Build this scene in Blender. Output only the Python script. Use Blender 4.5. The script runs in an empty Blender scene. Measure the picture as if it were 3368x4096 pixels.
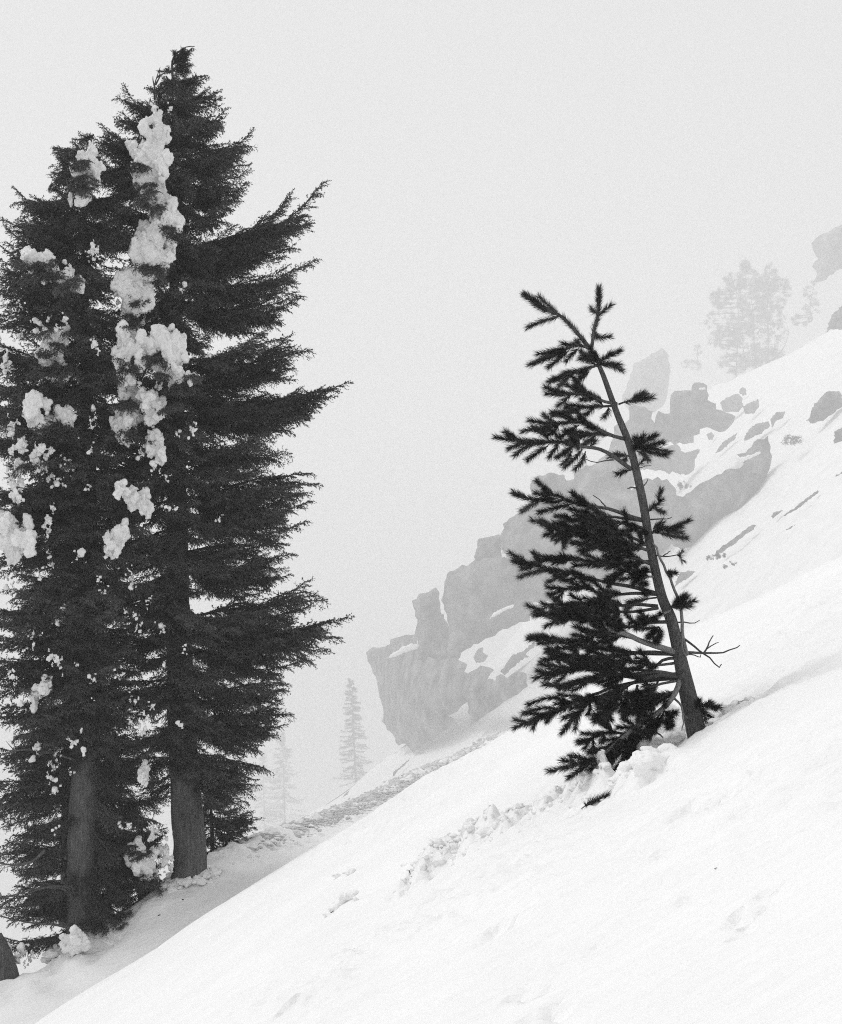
import bpy, math, random
import numpy as np
from mathutils import Vector, Matrix
from mathutils.geometry import delaunay_2d_cdt

# ------------------------------------------------------------------ camera, sky, sun, exposure
scene = bpy.context.scene
F = 4944.0            # focal length in photo pixels (photo 3368 x 4096)
U0, VH = 1684.0, 2350.0   # centre column and horizon row
cam_data = bpy.data.cameras.new('camera')
cam = bpy.data.objects.new('camera', cam_data)
scene.collection.objects.link(cam)
cam.location = (0, 0, 0)
cam.rotation_euler = (math.radians(90), 0, 0)
cam_data.sensor_fit = 'VERTICAL'
cam_data.sensor_height = 36.0
cam_data.lens = 36.0 * F / 4096.0
cam_data.shift_y = (VH - 2048.0) / 4096.0
cam_data.clip_start = 0.05
cam_data.clip_end = 8000
scene.camera = cam

SUN_DIR = Vector((-0.55, 0.18, 0.74)).normalized()     # towards the sun
SKY_STRENGTH = 0.10
world = bpy.data.worlds.new('World')
scene.world = world
world.use_nodes = True
wn, wl = world.node_tree.nodes, world.node_tree.links
wn.clear()
out = wn.new('ShaderNodeOutputWorld')
bg = wn.new('ShaderNodeBackground')
sky = wn.new('ShaderNodeTexSky')
sky.sky_type = 'NISHITA'
sky.sun_disc = False
sky.sun_elevation = math.asin(SUN_DIR.z)
sky.sun_rotation = math.atan2(SUN_DIR.x, SUN_DIR.y)
sky.dust_density = 6.0
bw = wn.new('ShaderNodeRGBToBW')                       # black and white picture
mixw = wn.new('ShaderNodeMix'); mixw.data_type = 'FLOAT'
mixw.inputs[0].default_value = 0.9                    # even cloud deck over the clear sky
mixw.inputs[3].default_value = 6.7
wl.new(sky.outputs[0], bw.inputs[0])
wl.new(bw.outputs[0], mixw.inputs[2])
wl.new(mixw.outputs[0], bg.inputs['Color'])
bg.inputs['Strength'].default_value = SKY_STRENGTH
wl.new(bg.outputs[0], out.inputs['Surface'])

sd = bpy.data.lights.new('sun', 'SUN')
sd.energy = 1.5
sd.angle = math.radians(22)
sd.color = (1, 1, 1)
sun = bpy.data.objects.new('sun', sd)
scene.collection.objects.link(sun)
sun.rotation_euler = (-SUN_DIR).to_track_quat('-Z', 'Y').to_euler()
sun.location = (-30, 10, 60)

vs = scene.view_settings
vs.view_transform = 'Standard'
vs.look = 'None'
vs.gamma = 1.0
vs.use_curve_mapping = False
vs.exposure = 0.25
scene.display_settings.display_device = 'sRGB'
cy = scene.cycles
cy.max_bounces = 8
cy.diffuse_bounces = 4
cy.volume_bounces = 3
cy.use_denoising = False      # the fine grain left is like the photo's film grain
cy.use_adaptive_sampling = False
cy.filter_width = 1.05
HAZE = 0.0010
FS = 3.25              # metres per unit of far distance (everything beyond the ledge)

# ------------------------------------------------------------------ helpers
rng = np.random.default_rng(7)
random.seed(7)


def px(u, v, Y):
    return np.array([(u - U0) / F * Y, Y, (VH - v) / F * Y])


def hash3(ix, iy, iz, seed):
    n = (ix.astype(np.int64) * 374761393 + iy.astype(np.int64) * 668265263 + iz.astype(np.int64) * 2147483647 + seed * 1274126177) & 0xFFFFFFFF
    n = ((n ^ (n >> 13)) * 1274126177) & 0xFFFFFFFF
    n = n ^ (n >> 16)
    return (n & 0xFFFFFF).astype(np.float64) / 0xFFFFFF


def vnoise(x, y, z=None, seed=0):
    x = np.asarray(x, float); y = np.asarray(y, float)
    z = np.zeros_like(x) if z is None else np.asarray(z, float)
    ix, iy, iz = np.floor(x), np.floor(y), np.floor(z)
    fx, fy, fz = x - ix, y - iy, z - iz
    fx = fx * fx * fx * (fx * (fx * 6 - 15) + 10); fy = fy * fy * fy * (fy * (fy * 6 - 15) + 10); fz = fz * fz * (3 - 2 * fz)
    r = 0
    for dx in (0, 1):
        for dy in (0, 1):
            for dz in (0, 1):
                w = (fx if dx else 1 - fx) * (fy if dy else 1 - fy) * (fz if dz else 1 - fz)
                r = r + w * hash3(ix + dx, iy + dy, iz + dz, seed)
    return r * 2 - 1


def fbm(x, y, z=None, oct=4, seed=0, gain=0.5):
    r = 0; a = 1.0; f = 1.0
    for k in range(oct):
        r = r + a * vnoise(np.asarray(x) * f, np.asarray(y) * f, None if z is None else np.asarray(z) * f, seed + k * 17)
        a *= gain; f *= 2.03
    return r


def mk_mesh(name, V, faces, smooth=False):
    """faces: list of int arrays (n,3) or (n,4)"""
    me = bpy.data.meshes.new(name)
    V = np.asarray(V, np.float32)
    if not isinstance(faces, (list, tuple)):
        faces = [faces]
    faces = [np.asarray(f, np.int32) for f in faces if len(f)]
    me.vertices.add(len(V))
    me.vertices.foreach_set('co', V.ravel())
    nl = sum(f.size for f in faces); nf = sum(len(f) for f in faces)
    me.loops.add(nl)
    me.loops.foreach_set('vertex_index', np.concatenate([f.ravel() for f in faces]))
    me.polygons.add(nf)
    sizes = np.concatenate([np.full(len(f), f.shape[1], np.int32) for f in faces])
    starts = np.concatenate([[0], np.cumsum(sizes)[:-1]]).astype(np.int32)
    me.polygons.foreach_set('loop_start', starts)
    me.polygons.foreach_set('use_smooth', np.full(nf, smooth, bool))
    me.update(calc_edges=True)
    me.validate()
    return me


def obj(name, me, mat=None, parent=None):
    o = bpy.data.objects.new(name, me)
    scene.collection.objects.link(o)
    if mat is not None and me is not None and not me.materials:
        me.materials.append(mat)
    if parent is not None:
        o.parent = parent
    return o


def tag(o, label=None, cat=None, group=None, kind=None):
    if label: o['label'] = label
    if cat: o['category'] = cat
    if group: o['group'] = group
    if kind: o['kind'] = kind
    return o


def empty(name, loc):
    o = bpy.data.objects.new(name, None)
    scene.collection.objects.link(o)
    o.location = loc
    o.empty_display_size = 0.2
    return o


def smooth_line(P, n):
    """Catmull-Rom resample of points (k,d) to n points, even in chord length."""
    P = np.asarray(P, float)
    if len(P) == 2:
        t = np.linspace(0, 1, n)[:, None]
        return P[0] * (1 - t) + P[1] * t
    d = np.r_[0, np.cumsum(np.linalg.norm(np.diff(P[:, :3], axis=0), axis=1))]
    t = np.linspace(0, d[-1], n)
    i = np.clip(np.searchsorted(d, t, side='right') - 1, 0, len(P) - 2)
    f = ((t - d[i]) / np.maximum(d[i + 1] - d[i], 1e-9))[:, None]
    p0 = P[np.maximum(i - 1, 0)]; p1 = P[i]; p2 = P[i + 1]; p3 = P[np.minimum(i + 2, len(P) - 1)]
    return 0.5 * ((2 * p1) + (-p0 + p2) * f + (2 * p0 - 5 * p1 + 4 * p2 - p3) * f ** 2 + (-p0 + 3 * p1 - 3 * p2 + p3) * f ** 3)


def tube(P, R, n=8, bark=0.0, seed=0, cap=True):
    """Tube along points P with radii R. Returns V, faces."""
    P = np.asarray(P, float); R = np.asarray(R, float)
    T = np.gradient(P, axis=0)
    T /= np.linalg.norm(T, axis=1)[:, None] + 1e-9
    up = np.array([0.0, 1.0, 0.0]) if abs(T[0][1]) < 0.9 else np.array([1.0, 0, 0])
    N = []
    a = np.cross(T[0], up); a /= np.linalg.norm(a)
    for t in T:
        a = a - t * np.dot(a, t); a /= np.linalg.norm(a) + 1e-9
        N.append(a.copy())
    N = np.array(N); B = np.cross(T, N)
    ang = np.linspace(0, 2 * math.pi, n, endpoint=False)
    c, s = np.cos(ang), np.sin(ang)
    L = np.r_[0, np.cumsum(np.linalg.norm(np.diff(P, axis=0), axis=1))]
    rr = R[:, None] * np.ones(n)[None]
    if bark > 0:
        A2 = np.ones(len(P))[:, None] * ang[None]
        LL = L[:, None] * np.ones(n)[None]
        k = 1.0
        nx = np.cos(A2) * 7; ny = np.sin(A2) * 7
        rid = 1 - np.abs(vnoise(nx * k, ny * k, LL * 2.0, seed)) * 2
        rid2 = 1 - np.abs(vnoise(nx * 2.3, ny * 2.3, LL * 5.0, seed + 5)) * 2
        lum = vnoise(np.cos(A2) * 1.2, np.sin(A2) * 1.2, LL * 0.8, seed + 9)
        rr = rr * (1 + bark * (0.5 * rid + 0.35 * rid2) + 0.09 * lum)
    V = P[:, None, :] + rr[..., None] * (c[None, :, None] * N[:, None, :] + s[None, :, None] * B[:, None, :])
    m = len(P)
    V = V.reshape(-1, 3)
    i = np.arange(m - 1)[:, None]; j = np.arange(n)[None]
    f = np.stack([i * n + j, i * n + (j + 1) % n, (i + 1) * n + (j + 1) % n, (i + 1) * n + j], -1).reshape(-1, 4)
    tri = np.zeros((0, 3), int)
    if cap:
        V = np.vstack([V, P[-1] + T[-1] * R[-1] * 0.6, P[0]])
        k = len(V)
        j = np.arange(n)
        tri = np.vstack([np.stack([(m - 1) * n + j, (m - 1) * n + (j + 1) % n, np.full(n, k - 2)], -1),
                         np.stack([(j + 1) % n, j, np.full(n, k - 1)], -1)])
    return V, f, tri


class MB:
    def __init__(self):
        self.V = []; self.Q = []; self.T = []; self.n = 0

    def add(self, V, Q=None, T=None):
        V = np.asarray(V, float)
        self.V.append(V)
        if Q is not None and len(Q): self.Q.append(np.asarray(Q) + self.n)
        if T is not None and len(T): self.T.append(np.asarray(T) + self.n)
        self.n += len(V)

    def tube(self, P, R, n=6, **k):
        V, f, t = tube(P, R, n, **k)
        self.add(V, f, t)

    def mesh(self, name, smooth=False):
        return mk_mesh(name, np.vstack(self.V), [x for x in ([np.vstack(self.Q)] if self.Q else []) + ([np.vstack(self.T)] if self.T else [])], smooth)


def unit(a):
    return a / (np.linalg.norm(a, axis=-1, keepdims=True) + 1e-9)


def needles(P, D, length, width, spread, rg, taper=None, upbias=0.0):
    """one thin triangle per station: P (n,3) base, D (n,3) direction of the shoot"""
    n = len(P)
    if n == 0:
        return np.zeros((0, 3)), np.zeros((0, 3), int)
    ref = np.where(np.abs(D[:, 2:3]) < 0.9, np.array([[0, 0, 1.0]]), np.array([[1.0, 0, 0]]))
    A = unit(np.cross(D, ref)); B = np.cross(D, A)
    ph = rg.uniform(0, 2 * math.pi, n)[:, None]
    rad = A * np.cos(ph) + B * np.sin(ph)
    sp = np.asarray(spread) * rg.uniform(0.7, 1.25, n)
    sp = sp[:, None]
    d = unit(D * np.cos(sp) + rad * np.sin(sp) + np.array([[0, 0, upbias]]))
    ln = (length * rg.uniform(0.7, 1.15, n))[:, None]
    if taper is not None: ln = ln * taper[:, None]
    side = unit(np.cross(d, rg.normal(size=(n, 3))))
    w = width * rg.uniform(0.7, 1.3, n)[:, None]
    V = np.stack([P - side * w * 0.5, P + side * w * 0.5, P + d * ln], 1).reshape(-1, 3)
    T = np.arange(3 * n).reshape(n, 3)
    return V, T


# ------------------------------------------------------------------ materials (neutral greys: the photo is black and white)
def mat_base(name, val, rough=0.8, spec=0.3):
    m = bpy.data.materials.new(name)
    m.use_nodes = True
    b = m.node_tree.nodes['Principled BSDF']
    b.inputs['Base Color'].default_value = (val, val, val, 1)
    b.inputs['Roughness'].default_value = rough
    b.inputs['Specular IOR Level'].default_value = spec
    return m, b


def noise_node(m, scale, detail=6, rough=0.55, vec=None, dist=0.0):
    t = m.node_tree.nodes.new('ShaderNodeTexNoise')
    t.inputs['Scale'].default_value = scale
    t.inputs['Detail'].default_value = detail
    t.inputs['Roughness'].default_value = rough
    t.inputs['Distortion'].default_value = dist
    if vec is not None: m.node_tree.links.new(vec, t.inputs['Vector'])
    return t


def geo_pos(m, scl=(1, 1, 1), rot=(0, 0, 0), src='Object'):
    tc = m.node_tree.nodes.new('ShaderNodeTexCoord')
    mp = m.node_tree.nodes.new('ShaderNodeMapping')
    mp.inputs['Scale'].default_value = scl
    mp.inputs['Rotation'].default_value = rot
    m.node_tree.links.new(tc.outputs[src], mp.inputs['Vector'])
    return mp.outputs[0]


def ramp(m, src, stops):
    r = m.node_tree.nodes.new('ShaderNodeValToRGB')
    e = r.color_ramp.elements
    while len(e) < len(stops): e.new(0.5)
    for k, (p, v) in enumerate(stops):
        e[k].position = p; e[k].color = (v, v, v, 1)
    m.node_tree.links.new(src, r.inputs[0])
    return r.outputs[0]


def bump(m, b, srcs):
    """srcs: list of (socket, strength, distance) chained"""
    prev = None
    for s, st, dist in srcs:
        n = m.node_tree.nodes.new('ShaderNodeBump')
        n.inputs['Strength'].default_value = st
        n.inputs['Distance'].default_value = dist
        m.node_tree.links.new(s, n.inputs['Height'])
        if prev is not None: m.node_tree.links.new(prev, n.inputs['Normal'])
        prev = n.outputs[0]
    m.node_tree.links.new(prev, b.inputs['Normal'])


def mat_snow(name, lo, hi, sc=1.0, streak=True, bs=1.0):
    m, b = mat_base(name, hi, 0.65, 0.25)
    p = geo_pos(m)
    n1 = noise_node(m, 0.9 * sc, 8, 0.6, p)
    m.node_tree.links.new(ramp(m, n1.outputs[0], [(0.3, lo), (0.65, hi)]), b.inputs['Base Color'])
    n2 = noise_node(m, 14 * sc, 6, 0.62, p)
    n3 = noise_node(m, 70 * sc, 4, 0.6, p)
    L = [(n2.outputs[0], 0.35 * bs, 0.05 / sc), (n3.outputs[0], 0.25 * bs, 0.012 / sc)]
    if streak:
        q = geo_pos(m, (0.9, 4.2, 1.0), (0, 0, math.radians(18)))
        n4 = noise_node(m, 3.2 * sc, 7, 0.6, q, 0.4)
        L.insert(0, (n4.outputs[0], 0.36 * bs, 0.08 / sc))
    bump(m, b, L)
    return m


M = {}
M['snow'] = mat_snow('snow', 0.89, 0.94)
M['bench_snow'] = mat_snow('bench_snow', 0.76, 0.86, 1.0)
M['far_snow'] = mat_snow('far_snow', 0.82, 0.92, 0.12)
M['clump_snow'] = mat_snow('clump_snow', 0.70, 0.88, 2.0, False, 1.6)
M['dirty_snow'] = mat_snow('dirty_snow', 0.50, 0.74, 3.0, False)


def mat_foliage(name, lo, hi, rough=0.6, spec=0.25):
    m, b = mat_base(name, lo, rough, spec)
    p = geo_pos(m)
    n = noise_node(m, 5.0, 5, 0.65, p)
    oi = m.node_tree.nodes.new('ShaderNodeObjectInfo')
    ad = m.node_tree.nodes.new('ShaderNodeMath'); ad.operation = 'MULTIPLY_ADD'
    m.node_tree.links.new(oi.outputs['Random'], ad.inputs[0]); ad.inputs[1].default_value = 0.35
    sb = m.node_tree.nodes.new('ShaderNodeMath'); sb.operation = 'SUBTRACT'; sb.inputs[1].default_value = 0.17
    m.node_tree.links.new(n.outputs[0], sb.inputs[0]); m.node_tree.links.new(sb.outputs[0], ad.inputs[2])
    m.node_tree.links.new(ramp(m, ad.outputs[0], [(0.25, lo), (0.8, hi)]), b.inputs['Base Color'])
    return m


M['hemlock'] = mat_foliage('hemlock_needles', 0.010, 0.10, 0.5, 0.3)
M['needle'] = mat_foliage('pine_needles', 0.015, 0.045, 0.45, 0.4)
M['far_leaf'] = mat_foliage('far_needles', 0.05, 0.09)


def mat_bark(name, lo, hi, sc=(9, 9, 1.6)):
    m, b = mat_base(name, lo, 0.9, 0.15)
    p = geo_pos(m, sc)
    n = noise_node(m, 2.2, 9, 0.68, p, 0.6)
    n2 = noise_node(m, 1.1, 4, 0.6, geo_pos(m))
    mx = m.node_tree.nodes.new('ShaderNodeMath'); mx.operation = 'MULTIPLY_ADD'
    m.node_tree.links.new(n2.outputs[0], mx.inputs[0]); mx.inputs[1].default_value = 0.5
    m.node_tree.links.new(n.outputs[0], mx.inputs[2])
    m.node_tree.links.new(ramp(m, mx.outputs[0], [(0.5, lo), (0.95, hi)]), b.inputs['Base Color'])
    bump(m, b, [(n.outputs[0], 0.9, 0.03)])
    return m


M['bark'] = mat_bark('hemlock_bark', 0.028, 0.15, (11, 11, 1.5))
M['pine_bark'] = mat_bark('pine_bark', 0.03, 0.19, (30, 30, 9))
M['pale_bark'] = mat_bark('pale_bark', 0.16, 0.40, (30, 30, 9))
M['twig_bark'] = mat_bark('twig_bark', 0.04, 0.09, (10, 10, 10))


def mat_rock():
    m, b = mat_base('volcanic_rock', 0.1, 0.9, 0.2)
    p = geo_pos(m, (1, 1, 0.8))
    n = noise_node(m, 0.09, 10, 0.66, p, 0.1)
    m.node_tree.links.new(ramp(m, n.outputs[0], [(0.34, 0.03), (0.66, 0.30)]), b.inputs['Base Color'])
    n2 = noise_node(m, 1.4, 8, 0.65, p)
    bump(m, b, [(n2.outputs[0], 0.8, 0.6)])
    return m


M['rock'] = mat_rock()

# ------------------------------------------------------------------ snow slope in the foreground
TRAIL_PX = [(2560, 3120), (2420, 3120), (2280, 3150), (2130, 3230), (1980, 3290), (1840, 3340), (1740, 3400), (1660, 3480)]
CLODS_PX = [(1430, 3790, .10), (1370, 3895, .07), (1190, 4030, .10), (1290, 4005, .06), (1970, 3780, .11), (2140, 3985, .10), (2190, 4075, .10),
            (2880, 3240, .20), (2830, 3290, .14), (3090, 3590, .07), (2980, 3720, .06), (3000, 3660, .07), (2780, 3610, .05), (2370, 3820, .05), (2640, 3480, .05), (2250, 3860, .05)]


def hill0(x, y):
    x = np.asarray(x, float); y = np.asarray(y, float)
    z = -1.6 + 0.595 * x - 0.008 * x * x - 0.071 * y
    e = np.maximum(0, y - 17.8)
    z = z - np.where(e < 15, 0.02 * e * e, 0.02 * 225 + 0.6 * (e - 15))
    return z


def hit(u, v, fn, y0=2.5, y1=40.0):
    y = np.linspace(y0, y1, 3000)
    x = (u - U0) / F * y; zr = (VH - v) / F * y
    d = zr - fn(x, y)
    k = np.where(d < 0)[0]
    return y[k[0]] if len(k) else None


TR = np.array([px(u, v, hit(u, v, hill0)) for u, v in TRAIL_PX])
CL = [(px(u, v, hit(u, v, hill0)), r) for u, v, r in CLODS_PX]
PINE_Y = hit(2770, 2862, hill0)
PB = px(2770, 2862, PINE_Y)


def hill(x, y):
    x = np.asarray(x, float); y = np.asarray(y, float)
    z = hill0(x, y)
    z = z + 0.10 * vnoise(x * 0.30, y * 0.30, seed=3) * np.clip(y / 6, 0.3, 1) + 0.055 * vnoise(x * 0.9, y * 0.8, seed=4)
    # wind ripples running down the slope and lumpy crust
    a = math.radians(18)
    xr = x * math.cos(a) + y * math.sin(a); yr = -x * math.sin(a) + y * math.cos(a)
    z = z + 0.010 * fbm(xr * 1.4, yr * 5.0, oct=4, seed=11)
    crust = np.clip(vnoise(x * 0.5, y * 0.5, seed=21) + 0.35 + 0.1 * (x - 1), 0, 1)
    z = z + 0.034 * crust * fbm(x * 6, y * 6, oct=3, seed=12, gain=0.6)
    # hollow under the trail of broken snow and round the pine
    best = np.full(x.shape, 9.0)
    for k in range(len(TR) - 1):
        p, q = TR[k][:2], TR[k + 1][:2]
        d = q - p; t = np.clip(((x - p[0]) * d[0] + (y - p[1]) * d[1]) / (d @ d), 0, 1)
        best = np.minimum(best, np.hypot(x - p[0] - t * d[0], y - p[1] - t * d[1]))
    m = np.exp(-(best / 0.26) ** 2)
    rub = np.abs(fbm(x * 5, y * 5, oct=3, seed=61, gain=0.6)); rub2 = vnoise(x * 1.7, y * 1.7, seed=62)
    z = z - 0.10 * np.exp(-((best - .25) / 0.3) ** 2) * 0.5 + m * (0.02 + 0.17 * np.clip(rub2 + 0.35, 0, 1) + 0.16 * rub - 0.05)
    dd = np.hypot(x - PB[0] + 0.25, y - PB[1])
    z = z - 0.12 * np.exp(-(dd / 0.4) ** 2)
    for c, r in CL:
        d = np.hypot(x - c[0], (y - c[1]) * 0.8)
        ed = d / r + 0.5 * vnoise(x / r * 1.3, y / r * 1.3, seed=int(r * 999))
        z = z - 1.3 * r * np.clip(1.15 - ed, 0, 0.5) ** 1.0 * (0.7 + 0.5 * vnoise(x / r * 2, y / r * 2, seed=5))
    return z


def grid_mesh(name, xs, ys, fn, mat, smooth=True):
    X, Y = np.meshgrid(xs, ys)
    Z = fn(X, Y)
    V = np.stack([X, Y, Z], -1).reshape(-1, 3)
    n, m = len(xs), len(ys)
    i = np.arange(m - 1)[:, None]; j = np.arange(n - 1)[None]
    f = np.stack([i * n + j, i * n + j + 1, (i + 1) * n + j + 1, (i + 1) * n + j], -1).reshape(-1, 4)
    return mk_mesh(name, V, f, smooth)


ys = np.concatenate([np.linspace(-6, 2.6, 20)[:-1], 2.6 * (14 / 2.6) ** np.linspace(0, 1, 420)[:-1], np.linspace(14, 24, 170)[:-1], np.linspace(24, 45, 40)])
xs = np.concatenate([np.linspace(-14, -7, 40)[:-1], np.linspace(-7, 9, 470)[:-1], np.linspace(9, 20, 50)])
tag(obj('snow_slope', grid_mesh('snow_slope', xs, ys, hill, M['snow']), M['snow']), kind='structure')

# ------------------------------------------------------------------ bench (snowed road) behind the slope's edge, with its berm
BERM = [(-420, 4150, 22.0), (-200, 4050, 22.6), (0, 3935, 23.5), (160, 3880, 24.2), (330, 3765, 25.0), (600, 3590, 25.5), (815, 3445, 27), (1028, 3350, 29), (1358, 3232, 34), (1552, 3152, 39), (1746, 3056, 47), (1940, 2975, 57), (2300, 2780, 75), (2800, 2560, 95)]
BL = smooth_line(np.array([px(*b) for b in BERM]), 360)


def bench_mesh():
    n = len(BL)
    ws = np.concatenate([np.linspace(-14, -3, 20)[:-1], np.linspace(-3, 1.2, 46)[:-1], np.linspace(1.2, 12, 14)])
    T = np.gradient(BL[:, :2], axis=0); T = unit(T)
    N = np.stack([-T[:, 1], T[:, 0]], -1)        # away from the slope (left, behind)
    rows = []
    for k in range(n):
        back = np.array([-0.70, 0.714])
        P = BL[k][:2][None] + ws[:, None] * back[None]
        z = BL[k][2] + np.where(ws < 0, 0.05 * ws * np.minimum(1, -ws / 1.0), -0.55 * ws - 0.12 * np.maximum(0, ws) ** 1.5)
        rows.append(np.c_[P, z])
    V = np.array(rows).reshape(-1, 3)
    wv = np.tile(ws, n)
    amp = 0.10 * np.exp(-((wv + 0.1) / 0.9) ** 2) + 0.012
    V[:, 2] += amp * fbm(V[:, 0] * 2.2, V[:, 1] * 2.2, oct=4, seed=31, gain=0.65) + 0.10 * vnoise(V[:, 0] * .35, V[:, 1] * .35, seed=33)
    m = len(ws)
    i = np.arange(n - 1)[:, None]; j = np.arange(m - 1)[None]
    f = np.stack([i * m + j, (i + 1) * m + j, (i + 1) * m + j + 1, i * m + j + 1], -1).reshape(-1, 4)
    me = mk_mesh('snow_bench', V, f, True)
    return me


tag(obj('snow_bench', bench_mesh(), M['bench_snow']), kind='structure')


def bench_point(u):
    """nearest point of the berm line at photo column u"""
    uu = U0 + F * BL[:, 0] / BL[:, 1]
    return BL[np.argmin(np.abs(uu - u))]


def ico(sub=1):
    import bmesh
    bm = bmesh.new(); bmesh.ops.create_icosphere(bm, subdivisions=sub, radius=1.0)
    V = np.array([v.co[:] for v in bm.verts]); T = np.array([[v.index for v in f.verts] for f in bm.faces]); bm.free()
    return V, T


ICO1, ICO2, ICO3 = ico(1), ico(2), ico(3)


def lump(c, r, seed, base=None, amp=0.35, sq=(1, 1, 0.75), fr=1.3):
    V, T = base or ICO2
    V = V * (1 + amp * fbm(V[:, 0] * fr + seed * 3.1, V[:, 1] * fr + seed * 7.7, V[:, 2] * fr, oct=3, seed=seed))[:, None]
    return V * r * np.array(sq) + np.asarray(c), T


mb = MB()
for k in range(8000):
    p = bench_point(890 + 1160 * rng.random() ** .8)
    w = (rng.normal(0, 0.36) - 0.12) * (0.55 + 0.012 * p[1])
    r = rng.uniform(0.03, 0.07) * (1 + 1.3 * (rng.random() < 0.05)) * (0.22 + 0.013 * p[1])
    s = rng.integers(1, 9999)
    z = p[2] + 0.03 - 0.3 * max(0, w)
    V, T = lump((p[0] - w * 0.9, p[1] + w * 0.35, z), r, int(s), ICO1, 0.6)
    mb.add(V, None, T)
tag(obj('berm_rubble', mb.mesh('berm_rubble', True), M['dirty_snow']), 'grey crumbly ploughed snow along the ledge behind the slope', 'snow rubble', kind='stuff')

HY_ = 26.0
mb = MB()
for k in range(600):
    u = rng.uniform(230, 1150); p = bench_point(u)
    w = -abs(rng.normal(0, 1.3)) - 0.1
    r = rng.uniform(0.04, 0.11)
    V, T = lump((p[0] + (-w) * 0.75, p[1] + w * 0.65, p[2] + 0.05 * w + 0.0), r, int(rng.integers(1, 9999)), ICO1, 0.45)
    mb.add(V, None, T)
for cu, cv, cY, wd in ((755, 3500, HY_, .75), (335, 3755, 25.3, .8)):
    for k in range(130):
        a = rng.uniform(0, 2 * math.pi); q = rng.uniform(.3, wd)
        c = px(cu, cv, cY) + np.array([math.cos(a) * q, math.sin(a) * q, 0]); c[2] += -0.02 + 0.22 * math.cos(a) * q - 0.10 * abs(rng.normal()) * q
        V, T = lump(c, rng.uniform(.03, .12), int(rng.integers(1, 9999)), ICO2, 0.5); mb.add(V, None, T)
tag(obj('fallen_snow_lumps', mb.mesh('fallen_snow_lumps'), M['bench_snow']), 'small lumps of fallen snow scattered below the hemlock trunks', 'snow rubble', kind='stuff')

# ------------------------------------------------------------------ valley floor and far hillside
def valley(x, y):
    return -420 + 8 * vnoise(x * 0.006, y * 0.006, seed=41) + np.clip(40 - y, 0, 400) * 0.25 + np.clip(x, 0, 600) * 0.05


tag(obj('valley_floor', grid_mesh('valley_floor', np.linspace(-2600, 1500, 120), np.linspace(-500, 3900, 120), valley, None), M['far_snow']), kind='structure')

HA, HB, HC = -0.01336 / FS, 3.46e-6 / FS, 3.78e-6 / FS


def hill_depth(u, v):
    return 1.0 / np.maximum(HA + HB * u + HC * v, 1 / (700.0 * FS))


def poly_mesh_points(poly, step, rg, jitter=0.25, rough=0.0, seed=0):
    """subdivide an outline, add interior points; returns 2D verts, tris, nb (number of outline points)"""
    P = np.asarray(poly, float)
    pts = []
    n = len(P)
    for k in range(n):
        a, b = P[k], P[(k + 1) % n]
        d = np.linalg.norm(b - a); m = max(1, int(round(d / step)))
        nrm = np.array([-(b - a)[1], (b - a)[0]]) / (d + 1e-9)
        for q in range(m):
            t = q / m
            p = a + (b - a) * t
            if q > 0: p = p + nrm * rg.normal(0, rough)
            pts.append(p)
    O = np.array(pts)
    if rough > 0:
        k = np.arange(len(O)); c0 = O.mean(0)
        nn_ = unit(O - c0)
        per = np.cumsum(np.r_[0, np.linalg.norm(np.diff(O, axis=0), axis=1)]) / step
        O = O + nn_ * (rough * 1.1 * fbm(per * 0.33, per * 0 + seed * 3.3, oct=3, seed=seed, gain=0.7))[:, None]
    lo, hi = O.min(0), O.max(0)
    gx = np.arange(lo[0], hi[0], step * 1.1); gy = np.arange(lo[1], hi[1], step * 1.1)
    G = np.stack(np.meshgrid(gx, gy), -1).reshape(-1, 2) + rg.normal(0, step * jitter, (len(gx) * len(gy), 2))
    # inside test and distance to outline
    x, y = G[:, 0], G[:, 1]
    ins = np.zeros(len(G), bool); j = len(O) - 1
    dist = np.full(len(G), 1e9)
    for i in range(len(O)):
        xi, yi = O[i]; xj, yj = O[j]
        c = ((yi > y) != (yj > y)) & (x < (xj - xi) * (y - yi) / (yj - yi + 1e-12) + xi)
        ins ^= c
        d = np.array([xj - xi, yj - yi]); L2 = d @ d + 1e-9
        t = np.clip(((x - xi) * d[0] + (y - yi) * d[1]) / L2, 0, 1)
        dist = np.minimum(dist, np.hypot(x - xi - t * d[0], y - yi - t * d[1]))
        j = i
    keep = ins & (dist > step * 0.45)
    G = G[keep]; dist = dist[keep]
    allp = [Vector(p) for p in np.vstack([O, G])]
    ed = [(i, (i + 1) % len(O)) for i in range(len(O))]
    v2, _, faces, orig, _, _ = delaunay_2d_cdt(allp, ed, [], 1, 1e-4)
    D = np.zeros(len(v2)); isb = np.zeros(len(v2), bool)
    dall = np.r_[np.zeros(len(O)), dist]
    for i, og in enumerate(orig):
        if og: D[i] = max(dall[q] for q in og); isb[i] = any(q < len(O) for q in og)
        else: isb[i] = True
    return np.array([p[:] for p in v2]), np.array([f for f in faces if len(f) == 3]), D, isb


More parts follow.
